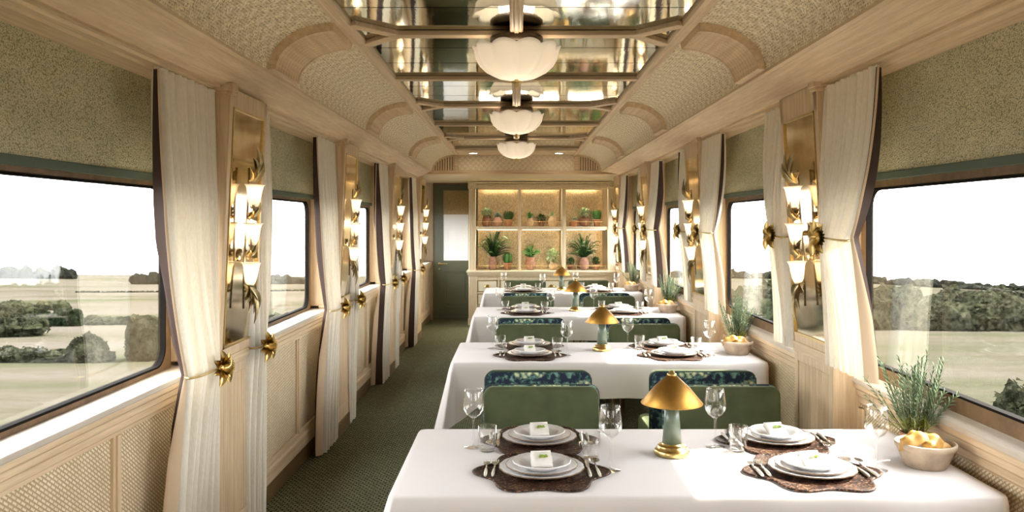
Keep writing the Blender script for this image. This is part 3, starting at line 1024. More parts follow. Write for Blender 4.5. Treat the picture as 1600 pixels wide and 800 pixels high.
for nm_, xa in (('pilaster', cx(732)), ('pilaster', cx(950))):
    f = MB(); xb = xa + .115
    f.box(xa, xb, CY + .004, CY + .06, 0, cz(284))
    for i in range(4):
        f.box(xa + .012 + i * .026, xa + .025 + i * .026, CY - .004, CY + .01, cz(425), cz(296)); f.box(xa + .012 + i * .026, xa + .025 + i * .026, CY - .004, CY + .01, .12, cz(434))
    f.box(xa - .008, xb + .008, CY - .014, CY + .05, cz(295), cz(283))
    f.box(xa - .008, xb + .008, CY - .014, CY + .05, 0, .10)
    o = cabp(f, nm_, 'cream_z', .003)
    r_ = MB().lathe([(.042, 0), (.042, .008), (.034, .012), (.030, .006), (.012, .006), (.008, .012), (0, .013)], 24)
    r_.xf(Matrix.Translation(((xa + xb) / 2, CY - .014, cz(289))) @ Matrix.Rotation(PI / 2, 4, 'X'))
    q = r_.build('rosette', 'cream_x', o)
co = MB()
co.box(XL - .03, XR + .02, CY - .07, YE - .04, zc0 - .028, zc0)
co.box(XL - .015, XR + .01, CY - .045, CY + .05, zc0 - .06, zc0 - .028)
co.box(XL - .005, XR + .005, CY - .02, CY + .05, zc0 - .085, zc0 - .06)
cabp(co, 'counter', 'cream_x', .004)
lo = MB().box(XL + .10, XR - .10, CY + .012, CY + .04, 0, zc0 - .07)
for xx in [cx(744), cx(779), cx(811), cx(845), cx(879), cx(913), cx(947)]:
    lo.box(xx - .014, xx + .014, CY - .004, CY + .03, .10, zc0 - .08)
for zz in (.10, .305, .505, .715):
    lo.box(cx(744), cx(947), CY - .002, CY + .03, zz - .012, zz + .012)
lo.box(XL + .1, XR - .1, CY - .01, CY + .03, 0, .09)
cabp(lo, 'base_frame', 'cream_z', .002)
edges = [cx(744), cx(779), cx(811), cx(845), cx(879), cx(913), cx(947)]
for i in range(6):
    for za, zb in ((.117, .293), (.317, .493), (.517, .703)):
        xa, xb = edges[i] + .022, edges[i + 1] - .022
        d = cabp(MB().box(xa, xb, CY + .000, CY + .014, za, zb), 'drawer', 'drawer_ivory', .002)
        fr2 = MB()
        for q in ((xa, xb, za, za + .014), (xa, xb, zb - .014, zb), (xa, xa + .009, za, zb), (xb - .009, xb, za, zb)):
            fr2.box(q[0], q[1], CY - .004, CY + .002, q[2], q[3])
        fr2.build('brass_edge', 'brass', d)
        sh = MB(); cxm, czm = (xa + xb) / 2, (za + zb) / 2 - .02
        def shf(u, v, cxm=cxm, czm=czm):
            a = PI * u; r = .055 * v * (1 + .05 * abs(math.sin(6 * a)))
            return (cxm - r * math.cos(a), CY - .004 - .022 * math.sin(PI * min(1, v)) ** .7 * (1 - .0 * u), czm + r * math.sin(a) * .8)
        sh.grid(shf, 36, 6)
        sh.build('shell_pull', 'brass', d)
back = MB()
for a, b in colx:
    back.box(a, b, YE - .055, YE - .041, zs0 + .002, ztop); back.box(a, b, YE - .055, YE - .041, zc0 + .002, zs1)
cabp(back, 'gilt_back', 'gilt_back')
ls = MB()
for a, b in colx:
    ls.box(a + .02, b - .02, CY + .035, CY + .055, ztop + .036, ztop + .046)
    ls.box(a + .02, b - .02, CY + .035, CY + .055, zs1 - .004, zs1 + .002)
cabp(ls, 'light_strip', 'strip_light')
for (a, b) in colx:
    for zf, nmr in ((zs0, 'upper'), (zc0, 'lower')):
        g = MB()
        zz = zf + .075
        g.tube([(a + .01, CY + .02, zz), (b - .01, CY + .02, zz)], .0035, 6)
        for i in range(5):
            x = a + .015 + (b - a - .03) * i / 4
            g.tube([(x, CY + .02, zf), (x, CY + .02, zz)], .003, 6)
            g.lathe([(0, -.007), (.006, 0), (0, .008)], 8, (x, CY + .02, zz + .006))
        cabp(g, 'gallery_rail', 'brass')
for ix, (a, b) in enumerate(colx):
    for zt_, e in ((ztop + .03, 2.0), (zs1 - .01, 3.5)):
        l = bpy.data.lights.new('niche_light', 'AREA'); l.shape = 'RECTANGLE'; l.size = b - a - .1; l.size_y = .03; l.energy = e; l.color = (1.0, .84, .60)
        o = bpy.data.objects.new('niche_light', l); COL.objects.link(o); o.location = ((a + b) / 2, CY + .10, zt_ - .01); o.rotation_euler = (math.radians(-25), 0, 0)

# ---- potted plants
def pot_shape(kind, r, h):
    if kind == 'flower': return [(r * .62, 0), (r * .92, h * .78), (r * 1.0, h * .78), (r * 1.02, h), (r * .88, h), (r * .86, h * .9)]
    if kind == 'round': return [(r * .45, 0), (r * .8, h * .14), (r, h * .42), (r * .95, h * .62), (r * .6, h * .88), (r * .55, h), (r * .48, h), (r * .46, h * .93)]
    if kind == 'jug': return [(r * .7, 0), (r * .98, h * .2), (r, h * .5), (r * .82, h * .76), (r * .62, h * .84), (r * .66, h), (r * .56, h), (r * .52, h * .92)]
    if kind == 'jar': return [(r * .72, 0), (r * .95, h * .15), (r, h * .55), (r * .88, h * .8), (r * .6, h * .92), (r * .7, h), (r * .6, h), (r * .5, h * .95)]
    return [(r * .6, 0), (r * .95, h * .3), (r, h * .62), (r * .80, h * .82), (r * .95, h), (r * .84, h), (r * .7, h * .9)]
def add_foliage(kind, r, h, rnd):
    mb = MB()
    if kind == 'fern':
        for i in range(60):
            a = rnd.uniform(0, 2 * PI); ln = r * rnd.uniform(.8, 1.35); lift = rnd.uniform(.25, 1.35)
            up_ = h * rnd.uniform(.55, 1.0) * min(1, lift)
            pts = []
            for q in range(9):
                t = q / 8
                rad = ln * t ** .9 * (1.0 if lift < 1 else .42)
                zz = up_ * math.sin(t * PI * (.62 if lift < 1 else .5)) * (1 if lift < 1 else 1.15)
                pts.append(Vector((rad * math.cos(a), rad * math.sin(a), zz)))
            mb.tube(pts, .0025, 4)
            for q in range(1, 9):
                p = pts[q]; d = (pts[q] - pts[q - 1]).normalized(); sd = d.cross(Vector((0, 0, 1)))
                sd = sd.normalized() if sd.length > .01 else Vector((1, 0, 0))
                for k in (0, .5):
                    pp = p - d * (pts[q] - pts[q - 1]).length * k
                    w = r * .22 * (1 - (q - k) / 9.5)
                    for sg in (-1, 1):
                        leafpatch(mb, pp, pp + sd * sg * w + d * w * .5, .013, (0, 0, 1), .3, 2, 1)
    elif kind == 'grass':
        for i in range(130):
            a = rnd.uniform(0, 2 * PI); q = rnd.random() ** .5 * r * .62; o_ = rnd.uniform(.7, 1.25)
            b0 = Vector((q * math.cos(a), q * math.sin(a), 0)); tp = b0 * (o_ + .55) + Vector((0, 0, h * rnd.uniform(.65, 1)))
            leafpatch(mb, b0, tp, .0055, (math.cos(a), math.sin(a), .2), .2, 3, 1)
    elif kind == 'rosette':
        for i in range(46):
            a = i * 2.4; t = i / 46; el = .1 + 1.3 * t
            ln = r * (1.0 - .45 * t) * rnd.uniform(.85, 1.1)
            b0 = Vector((0, 0, h * .35 * t + .01)); d = Vector((math.cos(a) * math.cos(el), math.sin(a) * math.cos(el), math.sin(el)))
            leafpatch(mb, b0, b0 + d * ln, r * .15, (0, 0, 1), .5, 4, 2)
    elif kind == 'spiky':
        for i in range(40):
            a = i * 2.4; el = rnd.uniform(.1, 1.4)
            b0 = Vector((0, 0, .01)); d = Vector((math.cos(a) * math.cos(el), math.sin(a) * math.cos(el), math.sin(el)))
            leafpatch(mb, b0, b0 + d * r * rnd.uniform(.9, 1.3), r * .09, (0, 0, 1), .3, 4, 2, droop=.02)
    else:  # bushy
        for i in range(170):
            d = Vector((rnd.gauss(0, 1), rnd.gauss(0, 1), rnd.gauss(0.25, .8))).normalized()
            c0 = Vector((d.x * r * .62, d.y * r * .62, h * .5 + d.z * h * .42)) * rnd.uniform(.75, 1)
            c0.z = max(c0.z, .008)
            dd = (d + Vector((rnd.uniform(-.6, .6), rnd.uniform(-.6, .6), rnd.uniform(-.3, .6)))).normalized()
            leafpatch(mb, c0, c0 + dd * r * .42, r * .12, (0, 0, 1), .4, 3, 2)
        for i in range(7):
            a = i * .9; mb.tube([(0, 0, 0), (r * .3 * math.cos(a), r * .3 * math.sin(a), h * .55)], .003, 5)
    return mb
#         px, base, pot px width, height, pot kind, mat, foliage kind, r, h px, leaf mat, description
PL = [(760, 353, 15, 18, 'jug', 'brown_clay', 'bush', 10, 12, 'pale_leaf', 'brown clay jug of pale yellow-green leaves, left end of the upper shelf'),
      (777, 353, 16, 15, 'round', 'rose_clay', 'rosette', 8, 11, 'blue_leaf', 'round reddish pot with blue-green succulent, left bay of the upper shelf'),
      (794, 353, 14, 11, 'flower', 'terracotta', 'grass', 9, 15, 'fern', 'terracotta pot with dark green tuft, right in the upper left bay'),
      (828, 353, 13, 13, 'round', 'cream_clay', 'spiky', 11, 13, 'grass_leaf', 'round cream pot with spreading spiky plant, upper middle bay'),
      (846, 353, 11, 9, 'flower', 'brown_clay', 'bush', 8, 11, 'fern', 'small dark pot with green bushy plant, centre of the upper middle bay'),
      (863, 353, 14, 16, 'jug', 'cream_clay', 'spiky', 9, 11, 'pale_leaf', 'tan jug with pale spiky leaves, right in the upper middle bay'),
      (898, 353, 14, 9, 'flower', 'terracotta', 'spiky', 8, 9, 'pale_leaf', 'low terracotta pot with grey spiky succulent, upper right bay'),
      (914, 353, 18, 16, 'round', 'brown_clay', 'bush', 10, 14, 'pale_leaf', 'large round dark brown pot with pale leaves, upper right bay'),
      (933, 353, 13, 11, 'flower', 'terracotta', 'grass', 8, 17, 'grass_leaf', 'terracotta pot with upright grass, right end of the upper shelf'),
      (770, 423, 13, 21, 'jar', 'rose_clay', 'fern', 23, 36, 'fern', 'tall clay jar with large arching fern, lower left bay'),
      (793, 423, 13, 11, 'flower', 'terracotta', 'grass', 8, 17, 'grass_leaf', 'terracotta pot of chives beside the left fern, lower left bay'),
      (829, 423, 15, 20, 'urn', 'rose_clay', 'fern', 11, 18, 'grass_leaf', 'pinkish urn with bright green fern, lower middle bay'),
      (864, 423, 14, 13, 'round', 'cream_clay', 'bush', 13, 20, 'pale_leaf', 'cream pot with bushy white-green plant, lower middle bay'),
      (892, 423, 10, 9, 'flower', 'brown_clay', 'bush', 7, 11, 'fern', 'small dark pot with round green plant, lower right bay'),
      (913, 423, 15, 20, 'jar', 'rose_clay', 'fern', 22, 34, 'fern', 'tall clay jar with dense dark fern, lower right bay'),
      (932, 423, 12, 9, 'flower', 'terracotta', 'bush', 8, 12, 'fern', 'little terracotta pot with green plant, right end of the lower shelf')]
for i, (px, by, pw, ph, pk, pm, fk, fr_, fh, lm, desc) in enumerate(PL):
    rnd = random.Random(100 + i); sc_ = .0101
    t = empty('potted_plant', desc, 'plant', (cx(px) * 1.015, CY + .24, (zs0 if by == 353 else zc0) + .0005), rnd.uniform(0, 6), 'plants in the display cabinet')
    r, h = pw * sc_ / 2, ph * sc_
    pot = MB().lathe(pot_shape(pk, r, h), 24)
    if pk == 'jug':
        pot.tube([(r * .66, 0, h * .9), (r * 1.25, 0, h * .86), (r * 1.3, 0, h * .6), (r * .96, 0, h * .45)], .008, 7)
    pot.build('pot', pm, t)
    MB().lathe([(r * .5, h * .86), (r * .5, h * .93), (0, h * .95)], 16).build('soil', 'soil', t)
    f = add_foliage(fk, fr_ * sc_, fh * sc_, rnd); f.xf(Matrix.Translation((0, 0, h * .9))); f.build('foliage', lm, t)
# ================================================================== BLINDS, CURTAINS, SCONCES, CEILING LAMPS
for s in (-1, 1):
    zt = {-1: 2.21, 1: 2.245}[s]; zb = {-1: 1.772, 1: 1.783}[s]
    x = WX[s] - .032
    for k in range(-2, 4):
        c = CB[s] + S * k
        a, b_ = c + PW[s] + .005, c + S - PW[s] - .005
        if k == 3: b_ = 13.1 if s < 0 else 12.9
        mb = MB()
        mb.grid(lambda u, v: (s * x, a + (b_ - a) * u, zt + (zb + .03 - zt) * v), 2, 2, smooth=False)
        mb.grid(lambda u, v: (s * (x + .006), a + (b_ - a) * u, zt + (zb + .03 - zt) * v), 2, 2, smooth=False)
        pl_ = ('%s window on the %s side' % (['nearest', 'second', 'third', 'fourth', 'last'][k + 1], SN[s])) if k >= -1 else '%s window behind the viewer' % SN[s]
        o = tag(mb.build('roller_blind', 'blind_fabric'), 'green boucle blind lowered over the top of the ' + pl_, 'blind', 'green window blinds')
        MB().box(s * (x - .006), s * (x + .010), a, b_, zb, zb + .032).build('bottom_trim', 'blind_trim', o, bevel=.002)

def curtain(s, Yw, dirn, k, near):
    """dirn -1: leading edge nearer the viewer than the pilaster"""
    L = s < 0
    zt = 2.178 if L else 2.212
    zk = .995 if L else 1.535
    zb = .012 if L else .950
    xw = 1.352 if L else 1.425
    wt = .55 if near else .42
    rnd = random.Random(k * 7 + (3 if near else 9) + (50 if L else 0))
    ph = [rnd.uniform(0, 6.28) for _ in range(6)]
    nf = 9 if near else 7
    wk = .35 if near else .20
    wb = (.44 if near else .28) if L else (.40 if near else .30)
    fb = -.035 if L else .03
    def P(u, z):
        if z >= zk:
            t = (zt - z) / (zt - zk)
            w = wt + (wk - wt) * t ** 2.6
            g = t ** 2.0
        else:
            t = (zk - z) / (zk - zb)
            w = wk + (wb - wk) * min(1, t * (1.3 if L else 1.0)) ** .7
            g = (1 - t) ** 2.0 if L else (1 - t) ** 1.5
        y = Yw + dirn * (w * u + .012 * math.sin(9 * u + ph[4]))
        amp = (.016 + .016 * min(1, abs(zt - z) * 2)) * (1 - .40 * g)
        pu = u + .018 * math.sin(2 * PI * 2 * u + ph[0]) + .01 * math.sin(2 * PI * 5 * u + ph[1] + z * 1.3)
        sw = math.sin(2 * PI * nf * pu + ph[2] + .25 * math.sin(z * 2 + ph[3]))
        x = amp * 1.25 * (1 - 2 * abs(math.sin(PI * nf * pu + ph[2] * .5 + .12 * math.sin(z * 2 + ph[3]))) ** .8) + .005 * math.sin(31 * u + ph[5] + 3 * z)
        bulge = -.045 * g * math.sin(PI * min(1, max(0, u))) - (.022 if L else .015) * g
        low = (fb * (1 - g) if z < zk and not L else 0)
        return (s * (xw + x + bulge + low), y, z)
    NZ = 64
    def sheet(u0, u1, nu, dx=0):
        mb = MB()
        def fn(u, v):
            z = zt + (zb - zt) * v
            p = P(u0 + (u1 - u0) * u, z)
            return (p[0] + s * dx * 1, p[1], p[2])
        mb.grid(fn, nu, NZ)
        return mb
    cur_i = ('%s pilaster on the %s wall' % (ORD[k], SN[s])) if k >= 0 else '%s pilaster behind the viewer' % SN[s]
    lab = ('floor-length' if L else 'sill-length') + ' linen curtain on the ' + ('near' if near else 'far') + ' side of the ' + cur_i
    o = tag(sheet(0, .95, 150).build('curtain', 'linen'), lab, 'curtain', 'cream curtains tied back beside the pilasters')
    sheet(.95, 1.0, 8).build('edge_band', 'curtain_band', o)
    lin = MB()
    def lf(u, v):
        z = zt + (zb - zt) * v
        p = P(1.0, z); g = .10 + (.05 * ((zt - z) / (zt - zk)) if z >= zk else .05 + .75 * min(1, (zk - z) / .5))
        return (p[0] + s * (.04 * u * min(1, g * 1.6)), p[1] + dirn * (.055 * math.sin(PI * .5 * u)) * g, z)
    lin.grid(lf, 6, NZ)
    lin.build('lining', 'lining', o)
    # heading gathers
    hd_ = MB()
    hd_.grid(lambda u, v: (P(u, zt)[0] - s * (.004 * math.sin(v * PI)), P(u, zt)[1], zt - .004 + .012 * v), 120, 2)
    hd_.build('heading', 'linen', o)
    return P, zk, lab

# tieback flower master
def tieback(first, s, P, zk, k, near, dirn):
    pts = [P(u, zk) for u in [i / 12 for i in range(13)]]
    xin = min(abs(p[0]) for p in pts) - .018; xout = max(abs(p[0]) for p in pts) + .012
    ya, yb = P(0, zk)[1], P(1, zk)[1]
    yf = ya + (-.185 if near else .01)
    where = 'on the %s side of the %s' % ('near' if near else 'far', ('%s pilaster on the %s wall' % (ORD[k], SN[s])) if k >= 0 else '%s pilaster behind the viewer' % SN[s])
    lab = 'brass flower curtain tieback ' + where
    loc = (s * (xin - .004), yf, zk)
    RZ = PI + .6 if s > 0 else -.6
    if first is None:
        t = empty('curtain_tieback', lab, 'tieback', loc, RZ, 'brass flower tiebacks')
        fl_ = MB()
        # local +X points into the aisle (left wall)
        for i, (ang, ln, w) in enumerate([(1.75, .078, .020), (1.15, .068, .019), (-1.85, .084, .021), (-1.15, .076, .020), (2.5, .056, .018), (-2.6, .052, .018)]):
            d = Vector((.25, math.cos(ang), math.sin(ang))).normalized()
            leafpatch(fl_, (0, 0, 0), d * ln, w, (1, 0, 0), .7, 8, 4)
        for i in range(7):
            ang = -1.0 + i * .33
            d = Vector((.55, math.cos(ang), math.sin(ang))).normalized()
            leafpatch(fl_, (.004, 0, 0), d * .056, .017, (1, 0, 0), .8, 7, 4)
        fl_.lathe([(.014, -.012), (.018, 0), (.010, .014), (0, .018)], 14).build('flower', 'brass', t)
    else:
        t = dup(first, loc, RZ, lab); t.scale = (1, 1, 1)
        for ch in list(t.children):
            if ch.name.startswith('cord'): bpy.data.objects.remove(ch)
    cd = MB()
    sg = s
    ring = []
    hx = (xout - xin) / 2; mx_ = (xout + xin) / 2; hy = abs(yb - ya) / 2 + .02; my = (ya + yb) / 2
    inv = Matrix.Rotation(-RZ, 4, 'Z') @ Matrix.Translation((-loc[0], -loc[1], -loc[2]))
    for i in range(36):
        a = 2 * PI * i / 36
        ring.append(inv @ Vector((s * (mx_ + hx * math.cos(a)), my + hy * math.sin(a), zk + .01 * math.sin(a * 1))))
    cd.tube(ring, .0045, 7, closed=True)
    cd.build('cord', 'brass', t)
    return t

tb = None
for s in (-1, 1):
    for k in range(-1, 4):
        c = CB[s] + S * k
        for near in (True, False):
            dirn = -1 if near else 1
            Yw = c - PW[s] - .015 if near else c + PW[s] - .12
            if s > 0 and not near: Yw = c + PW[s] - .03
            if k == 3 and not near: continue
            P, zk, _ = curtain(s, Yw, dirn, k, near)
            t = tieback(tb, s, P, zk, k, near, dirn)
            tb = tb or t

# wall sconces
def make_sconce(lab):
    t = empty('wall_sconce', lab, 'wall light', (0, 0, 0), 0, 'brass leaf wall sconces on the mirrors')
    rod = MB()
    rod.tube([(.030, 0, 1.20), (.024, 0, 1.45), (.030, 0, 1.70), (.028, 0, 1.86)], .005, 7)
    for z in (1.30, 1.485, 1.665):
        rod.tube([(.028, 0, z - .01), (.042, 0, z - .025), (.058, 0, z - .012), (.058, 0, z + .01)], .0045, 7)
        rod.lathe([(.012, 0), (.018, .006), (.012, .016)], 14, (.058, 0, z + .004))
    rod.lathe([(.03, 0), (.03, .006), (.008, .012)], 18)
    n0 = len(rod.v) - 18 * 3
    for i in range(n0, len(rod.v)):
        p = Vector(rod.v[i]); rod.v[i] = (p.z, p.x, p.y + 1.45)
    rod.build('stem', 'old_brass', t)
    for z in (1.31, 1.495, 1.675):
        sh = MB()
        w = lambda a, r, zz: 1 + .03 * abs(math.sin(4 * a)) * (1 if zz > .09 else .4)
        sh.shell([(.009, 0), (.018, .006), (.026, .025), (.031, .055), (.035, .085), (.039, .100), (.047, .107), (.045, .1085), (.037, .102), (.032, .088), (.028, .055), (.023, .027), (.014, .012), (0.001, .01)], 40, (.058, 0, z), w)
        sh.build('tulip_shade', 'shade_glass', t)
    rnd = random.Random(5)
    def spray(zc, up, n, ln, nm):
        mb = MB()
        for i in range(n):
            a = -1.1 + 2.2 * i / (n - 1) + rnd.uniform(-.1, .1)
            l = ln * rnd.uniform(.75, 1.1) * (1.1 - .35 * abs(a))
            d = Vector((.16 + .12 * rnd.random(), math.sin(a) * .75, up * math.cos(a))).normalized()
            b0 = Vector((.030 + .012 * (i % 2), .008 * math.sin(a), zc))
            leafpatch(mb, b0, b0 + d * l, .021, (1, 0, 0), .7, 8, 4)
        return mb.build(nm, 'old_brass', t)
    spray(1.80, 1, 9, .15, 'leaf_spray'); spray(1.625, .6, 6, .085, 'leaf_spray'); spray(1.445, .8, 6, .095, 'leaf_spray'); spray(1.31, -1, 7, .16, 'leaf_spray')
    return t
sconce = None
for s in (-1, 1):
    for k in range(-1, 4):
        c = CB[s] + S * k
        zm = 1.5; xm = PLO[s] + (PTO[s] - PLO[s]) * (zm - .985) / ((2.20 if s < 0 else 2.24) - .985)
        lab = 'three-light brass leaf sconce on the mirror of the ' + (('%s pilaster on the %s wall' % (ORD[k], SN[s])) if k >= 0 else '%s pilaster behind the viewer' % SN[s])
        if sconce is None: sconce = make_sconce(lab); t = sconce
        else: t = dup(sconce, label=lab)
        tilt = math.atan2(PLO[s] - PTO[s], 1.2)
        t.location = (s * (xm + .003), c - (.05 if s < 0 else .04), 0.0)
        if s < 0:
            t.rotation_euler = (0, 0, 0)
        else:
            t.rotation_euler = (0, 0, PI)
        for zl in (1.36, 1.545, 1.725):
            l = bpy.data.lights.new('sconce_light', 'POINT'); l.energy = .42; l.color = (1.0, .80, .55); l.shadow_soft_size = .02
            o = bpy.data.objects.new('sconce_light', l); COL.objects.link(o)
            xz = PLO[s] + (PTO[s] - PLO[s]) * (zl - .985) / 1.22
            o.location = (s * (xz - .061), t.location.y, zl + .03)
        # lean with the wall about z = 1.5
        t.rotation_euler[1] = tilt
        off = math.sin(tilt) * 1.5
        t.location.x += -s * -1 * 0 + (-off if s < 0 else off)

# ceiling lamps
def bowl_wob(a, r, z): return 1 + .045 * abs(math.sin(5 * a)) * min(1, max(0, (r - .05) / .12))
def make_ceiling_lamp(lab):
    t = empty('ceiling_lamp', lab, 'ceiling light', (0, 0, 0), 0, 'scalloped glass ceiling lamps')
    MB().lathe([(.10, 2.499), (.128, 2.494), (.128, 2.470), (.120, 2.462), (.03, 2.462)], 40).build('canopy', 'dark_metal', t)
    MB().lathe([(.03, 2.464), (.100, 2.460), (.106, 2.452), (.060, 2.444), (.018, 2.43)], 40).build('canopy_plate', 'brass_brushed', t)
    MB().lathe([(.010, 2.45), (.010, 2.30), (.010, 2.285), (.030, 2.283), (.024, 2.276), (.009, 2.272), (.012, 2.262), (0, 2.255)], 20).build('stem', 'brass', t)
    prof = [(.004, 2.292), (.05, 2.293), (.10, 2.304), (.145, 2.326), (.178, 2.356), (.198, 2.390), (.208, 2.42), (.216, 2.436), (.214, 2.438), (.203, 2.42), (.192, 2.392), (.172, 2.360), (.14, 2.332), (.098, 2.311), (.05, 2.300), (.004, 2.299)]
    mb = MB()
    vs = []; n = 100
    for r, z in prof:
        for k in range(n):
            a = 2 * PI * k / n
            sc1 = 1 - .10 + .10 * abs(math.cos(5 * a)) ** .6 * min(1, r / .12) + .10 * (1 - min(1, r / .12))
            zz = z + (.016 * abs(math.cos(5 * a)) if z > 2.41 else 0) - .0
            vs.append((r * sc1 * math.cos(a), r * sc1 * math.sin(a), zz))
    fs = [(i * n + k, i * n + (k + 1) % n, (i + 1) * n + (k + 1) % n, (i + 1) * n + k) for i in range(len(prof) - 1) for k in range(n)]
    mb.add(vs, fs, True)
    mb.build('glass_bowl', 'bowl_glass', t)
    return t
cl = make_ceiling_lamp('nearest scalloped white glass ceiling lamp under a forked beam')
cl.location = (0, 4.03, 0)
for k, nm_ in ((1, 'second'), (2, 'third and farthest')):
    dup(cl, (0, 4.03 + S * k, 0), label='%s scalloped white glass ceiling lamp from the viewer' % nm_)
for k in range(-2, 3):
    l = bpy.data.lights.new('ceiling_lamp_light', 'POINT'); l.energy = 1.5; l.color = (1.0, .88, .72); l.shadow_soft_size = .09
    o = bpy.data.objects.new('ceiling_lamp_light', l); COL.objects.link(o); o.location = (0, 4.03 + S * k, 2.40)
for k in (-1, -2): dup(cl, (0, 4.03 + S * k, 0), label='scalloped glass ceiling lamp behind the viewer')
# ================================================================== TABLES
TX0, TX1 = -.400, 1.530
TF, TB = 2.566, 3.421
TZ = .75
def roundbox(mb, w, d, h, r, e=.02, n=6, y0=0.0):
    """upholstered slab: rounded rectangle in XZ, extruded along Y with soft edges, sits on z=0, y from y0 to y0+d"""
    rings = []
    for (ins, yy) in [(e, 0), (e * .35, e * .25), (0, e), (0, d - e), (e * .35, d - e * .25), (e, d)]:
        rings.append([(p[0], y0 + yy, p[1]) for p in rrect(-w / 2 + ins, w / 2 - ins, ins, h - ins, max(.004, r - ins), n)])
    m_ = len(rings[0]); vs = [p for q in rings for p in q]; fs = []
    for i in range(len(rings) - 1):
        for k in range(m_):
            fs.append((i * m_ + k, i * m_ + (k + 1) % m_, (i + 1) * m_ + (k + 1) % m_, (i + 1) * m_ + k))
    fs.append(tuple(range(m_))); fs.append(tuple((len(rings) - 1) * m_ + k for k in range(m_ - 1, -1, -1)))
    return mb.add(vs, fs, True)

def make_chair(lab):
    t = empty('dining_chair', lab, 'chair', (0, 0, 0), 0, 'velvet and floral dining chairs')
    # local: diner faces -Y, front of the backrest at y=0
    b = MB(); roundbox(b, .56, .05, .40, .045, .018, y0=0); b.xf(Matrix.Translation((0, 0, .405))); b.build('backrest', 'velvet', t)
    f = MB(); roundbox(f, .57, .03, .405, .045, .010, y0=.046); f.xf(Matrix.Translation((0, 0, .40))); f.build('back_cover', 'floral', t)
    pp = MB(); pp.tube([(p[0], .070, p[1] + .40) for p in rrect(-.283, .283, .002, .403, .045)], .0055, 6, closed=True); pp.build('piping', 'piping', t)
    s_ = MB(); roundbox(s_, .54, .50, .13, .04, .025, y0=-.50); s_.xf(Matrix.Translation((0, .02, .33))); s_.build('seat', 'velvet', t)
    for sx in (-1, 1):
        for yy in (-.43, .02):
            lg = MB(); lg.tube([(sx * .23, yy, .345), (sx * .245, yy + (.03 if yy > 0 else -.02), 0.0)], [.02, .012], 10); lg.build('leg', 'chair_leg', t)
    return t
chair = None
PN = ['nearest', 'second', 'third', 'farthest']
for k in range(4):
    for x, side in ((.12, 'aisle'), (1.0, 'window')):
        lab = 'green velvet dining chair behind the %s table, %s side, facing the viewer' % (PN[k], side)
        loc = (x, 4.015 + S * k, 0)
        if chair is None: chair = make_chair(lab); chair.location = loc
        else: dup(chair, loc, 0, lab)
        if k < 3:
            dup(chair, (x - .004, 4.52 + S * k, 0), PI, 'dining chair with floral back turned to the viewer, %s side of the %s table' % (side, PN[k + 1]))

def make_cloth(k):
    rnd = random.Random(31 + k)
    r = .035
    x0, x1, y0, y1 = TX0, TX1, TF, TB
    # perimeter samples
    per = []
    def seg(a, b, n):
        for i in range(n): per.append((a[0] + (b[0] - a[0]) * i / n, a[1] + (b[1] - a[1]) * i / n))
    out = []
    pts = rrect(x0, x1, y0, y1, r, 7)
    dense = []
    for i, p in enumerate(pts):
        q = pts[(i + 1) % len(pts)]
        L = math.dist(p, q); n = max(1, int(L / .03))
        for j in range(n): dense.append((p[0] + (q[0] - p[0]) * j / n, p[1] + (q[1] - p[1]) * j / n))
    m_ = len(dense)
    nrm = []
    for i in range(m_):
        a = dense[i - 1]; b = dense[(i + 1) % m_]
        d = Vector((b[0] - a[0], b[1] - a[1])).normalized(); nrm.append((d.y, -d.x))
    acc = [0]
    for i in range(m_): acc.append(acc[-1] + math.dist(dense[i], dense[(i + 1) % m_]))
    rings = []
    for sc1 in (.0, .5, .9, .97):
        rings.append([((p[0] - (x0 + x1) / 2) * sc1 + (x0 + x1) / 2, (p[1] - (y0 + y1) / 2) * sc1 + (y0 + y1) / 2, TZ + .0035) for p in dense])
    rings.append([(p[0] - n_[0] * .006, p[1] - n_[1] * .006, TZ + .0025) for p, n_ in zip(dense, nrm)])
    rings.append([(p[0], p[1], TZ - .004) for p, n_ in zip(dense, nrm)])
    ND = 9
    ph = [rnd.uniform(0, 6.28) for _ in range(4)]
    for q in range(1, ND + 1):
        t = q / ND
        rg_ = []
        for i, (p, n_) in enumerate(zip(dense, nrm)):
            ax = abs(n_[0])
            corner = 4 * (n_[0] ** 2) * (n_[1] ** 2)
            dl = math.exp(-((p[0] - x0) / .16) ** 2) if abs(n_[1]) > .5 else 1
            base = .205 + .16 * dl * (1 if p[0] < .5 else 0)
            if n_[0] < -.5: base = .40 + .05 * (math.exp(-((p[1] - y0) / .15) ** 2) + math.exp(-((p[1] - y1) / .15) ** 2))
            base += .04 * corner
            lft = 1 if p[0] < .5 else 0
            flare = (.022 + .075 * (n_[0] < -.3) + .035 * corner) * t
            w = .010 * t * math.sin(acc[i] * 19 + ph[0] + .6 * math.sin(acc[i] * 5 + ph[1]))
            if n_[0] > .3: flare = .004 * t; w *= .2
            if corner > .3: w *= .4
            rg_.append((p[0] + n_[0] * (flare + w + .004), p[1] + n_[1] * (flare + w + .004), TZ - .004 - base * t + .0 * w))
        rings.append(rg_)
    vs = [p for q in rings for p in q]
    fs = [(i * m_ + j, i * m_ + (j + 1) % m_, (i + 1) * m_ + (j + 1) % m_, (i + 1) * m_ + j) for i in range(len(rings) - 1) for j in range(m_)]
    mb = MB().add(vs, fs, True)
    return mb

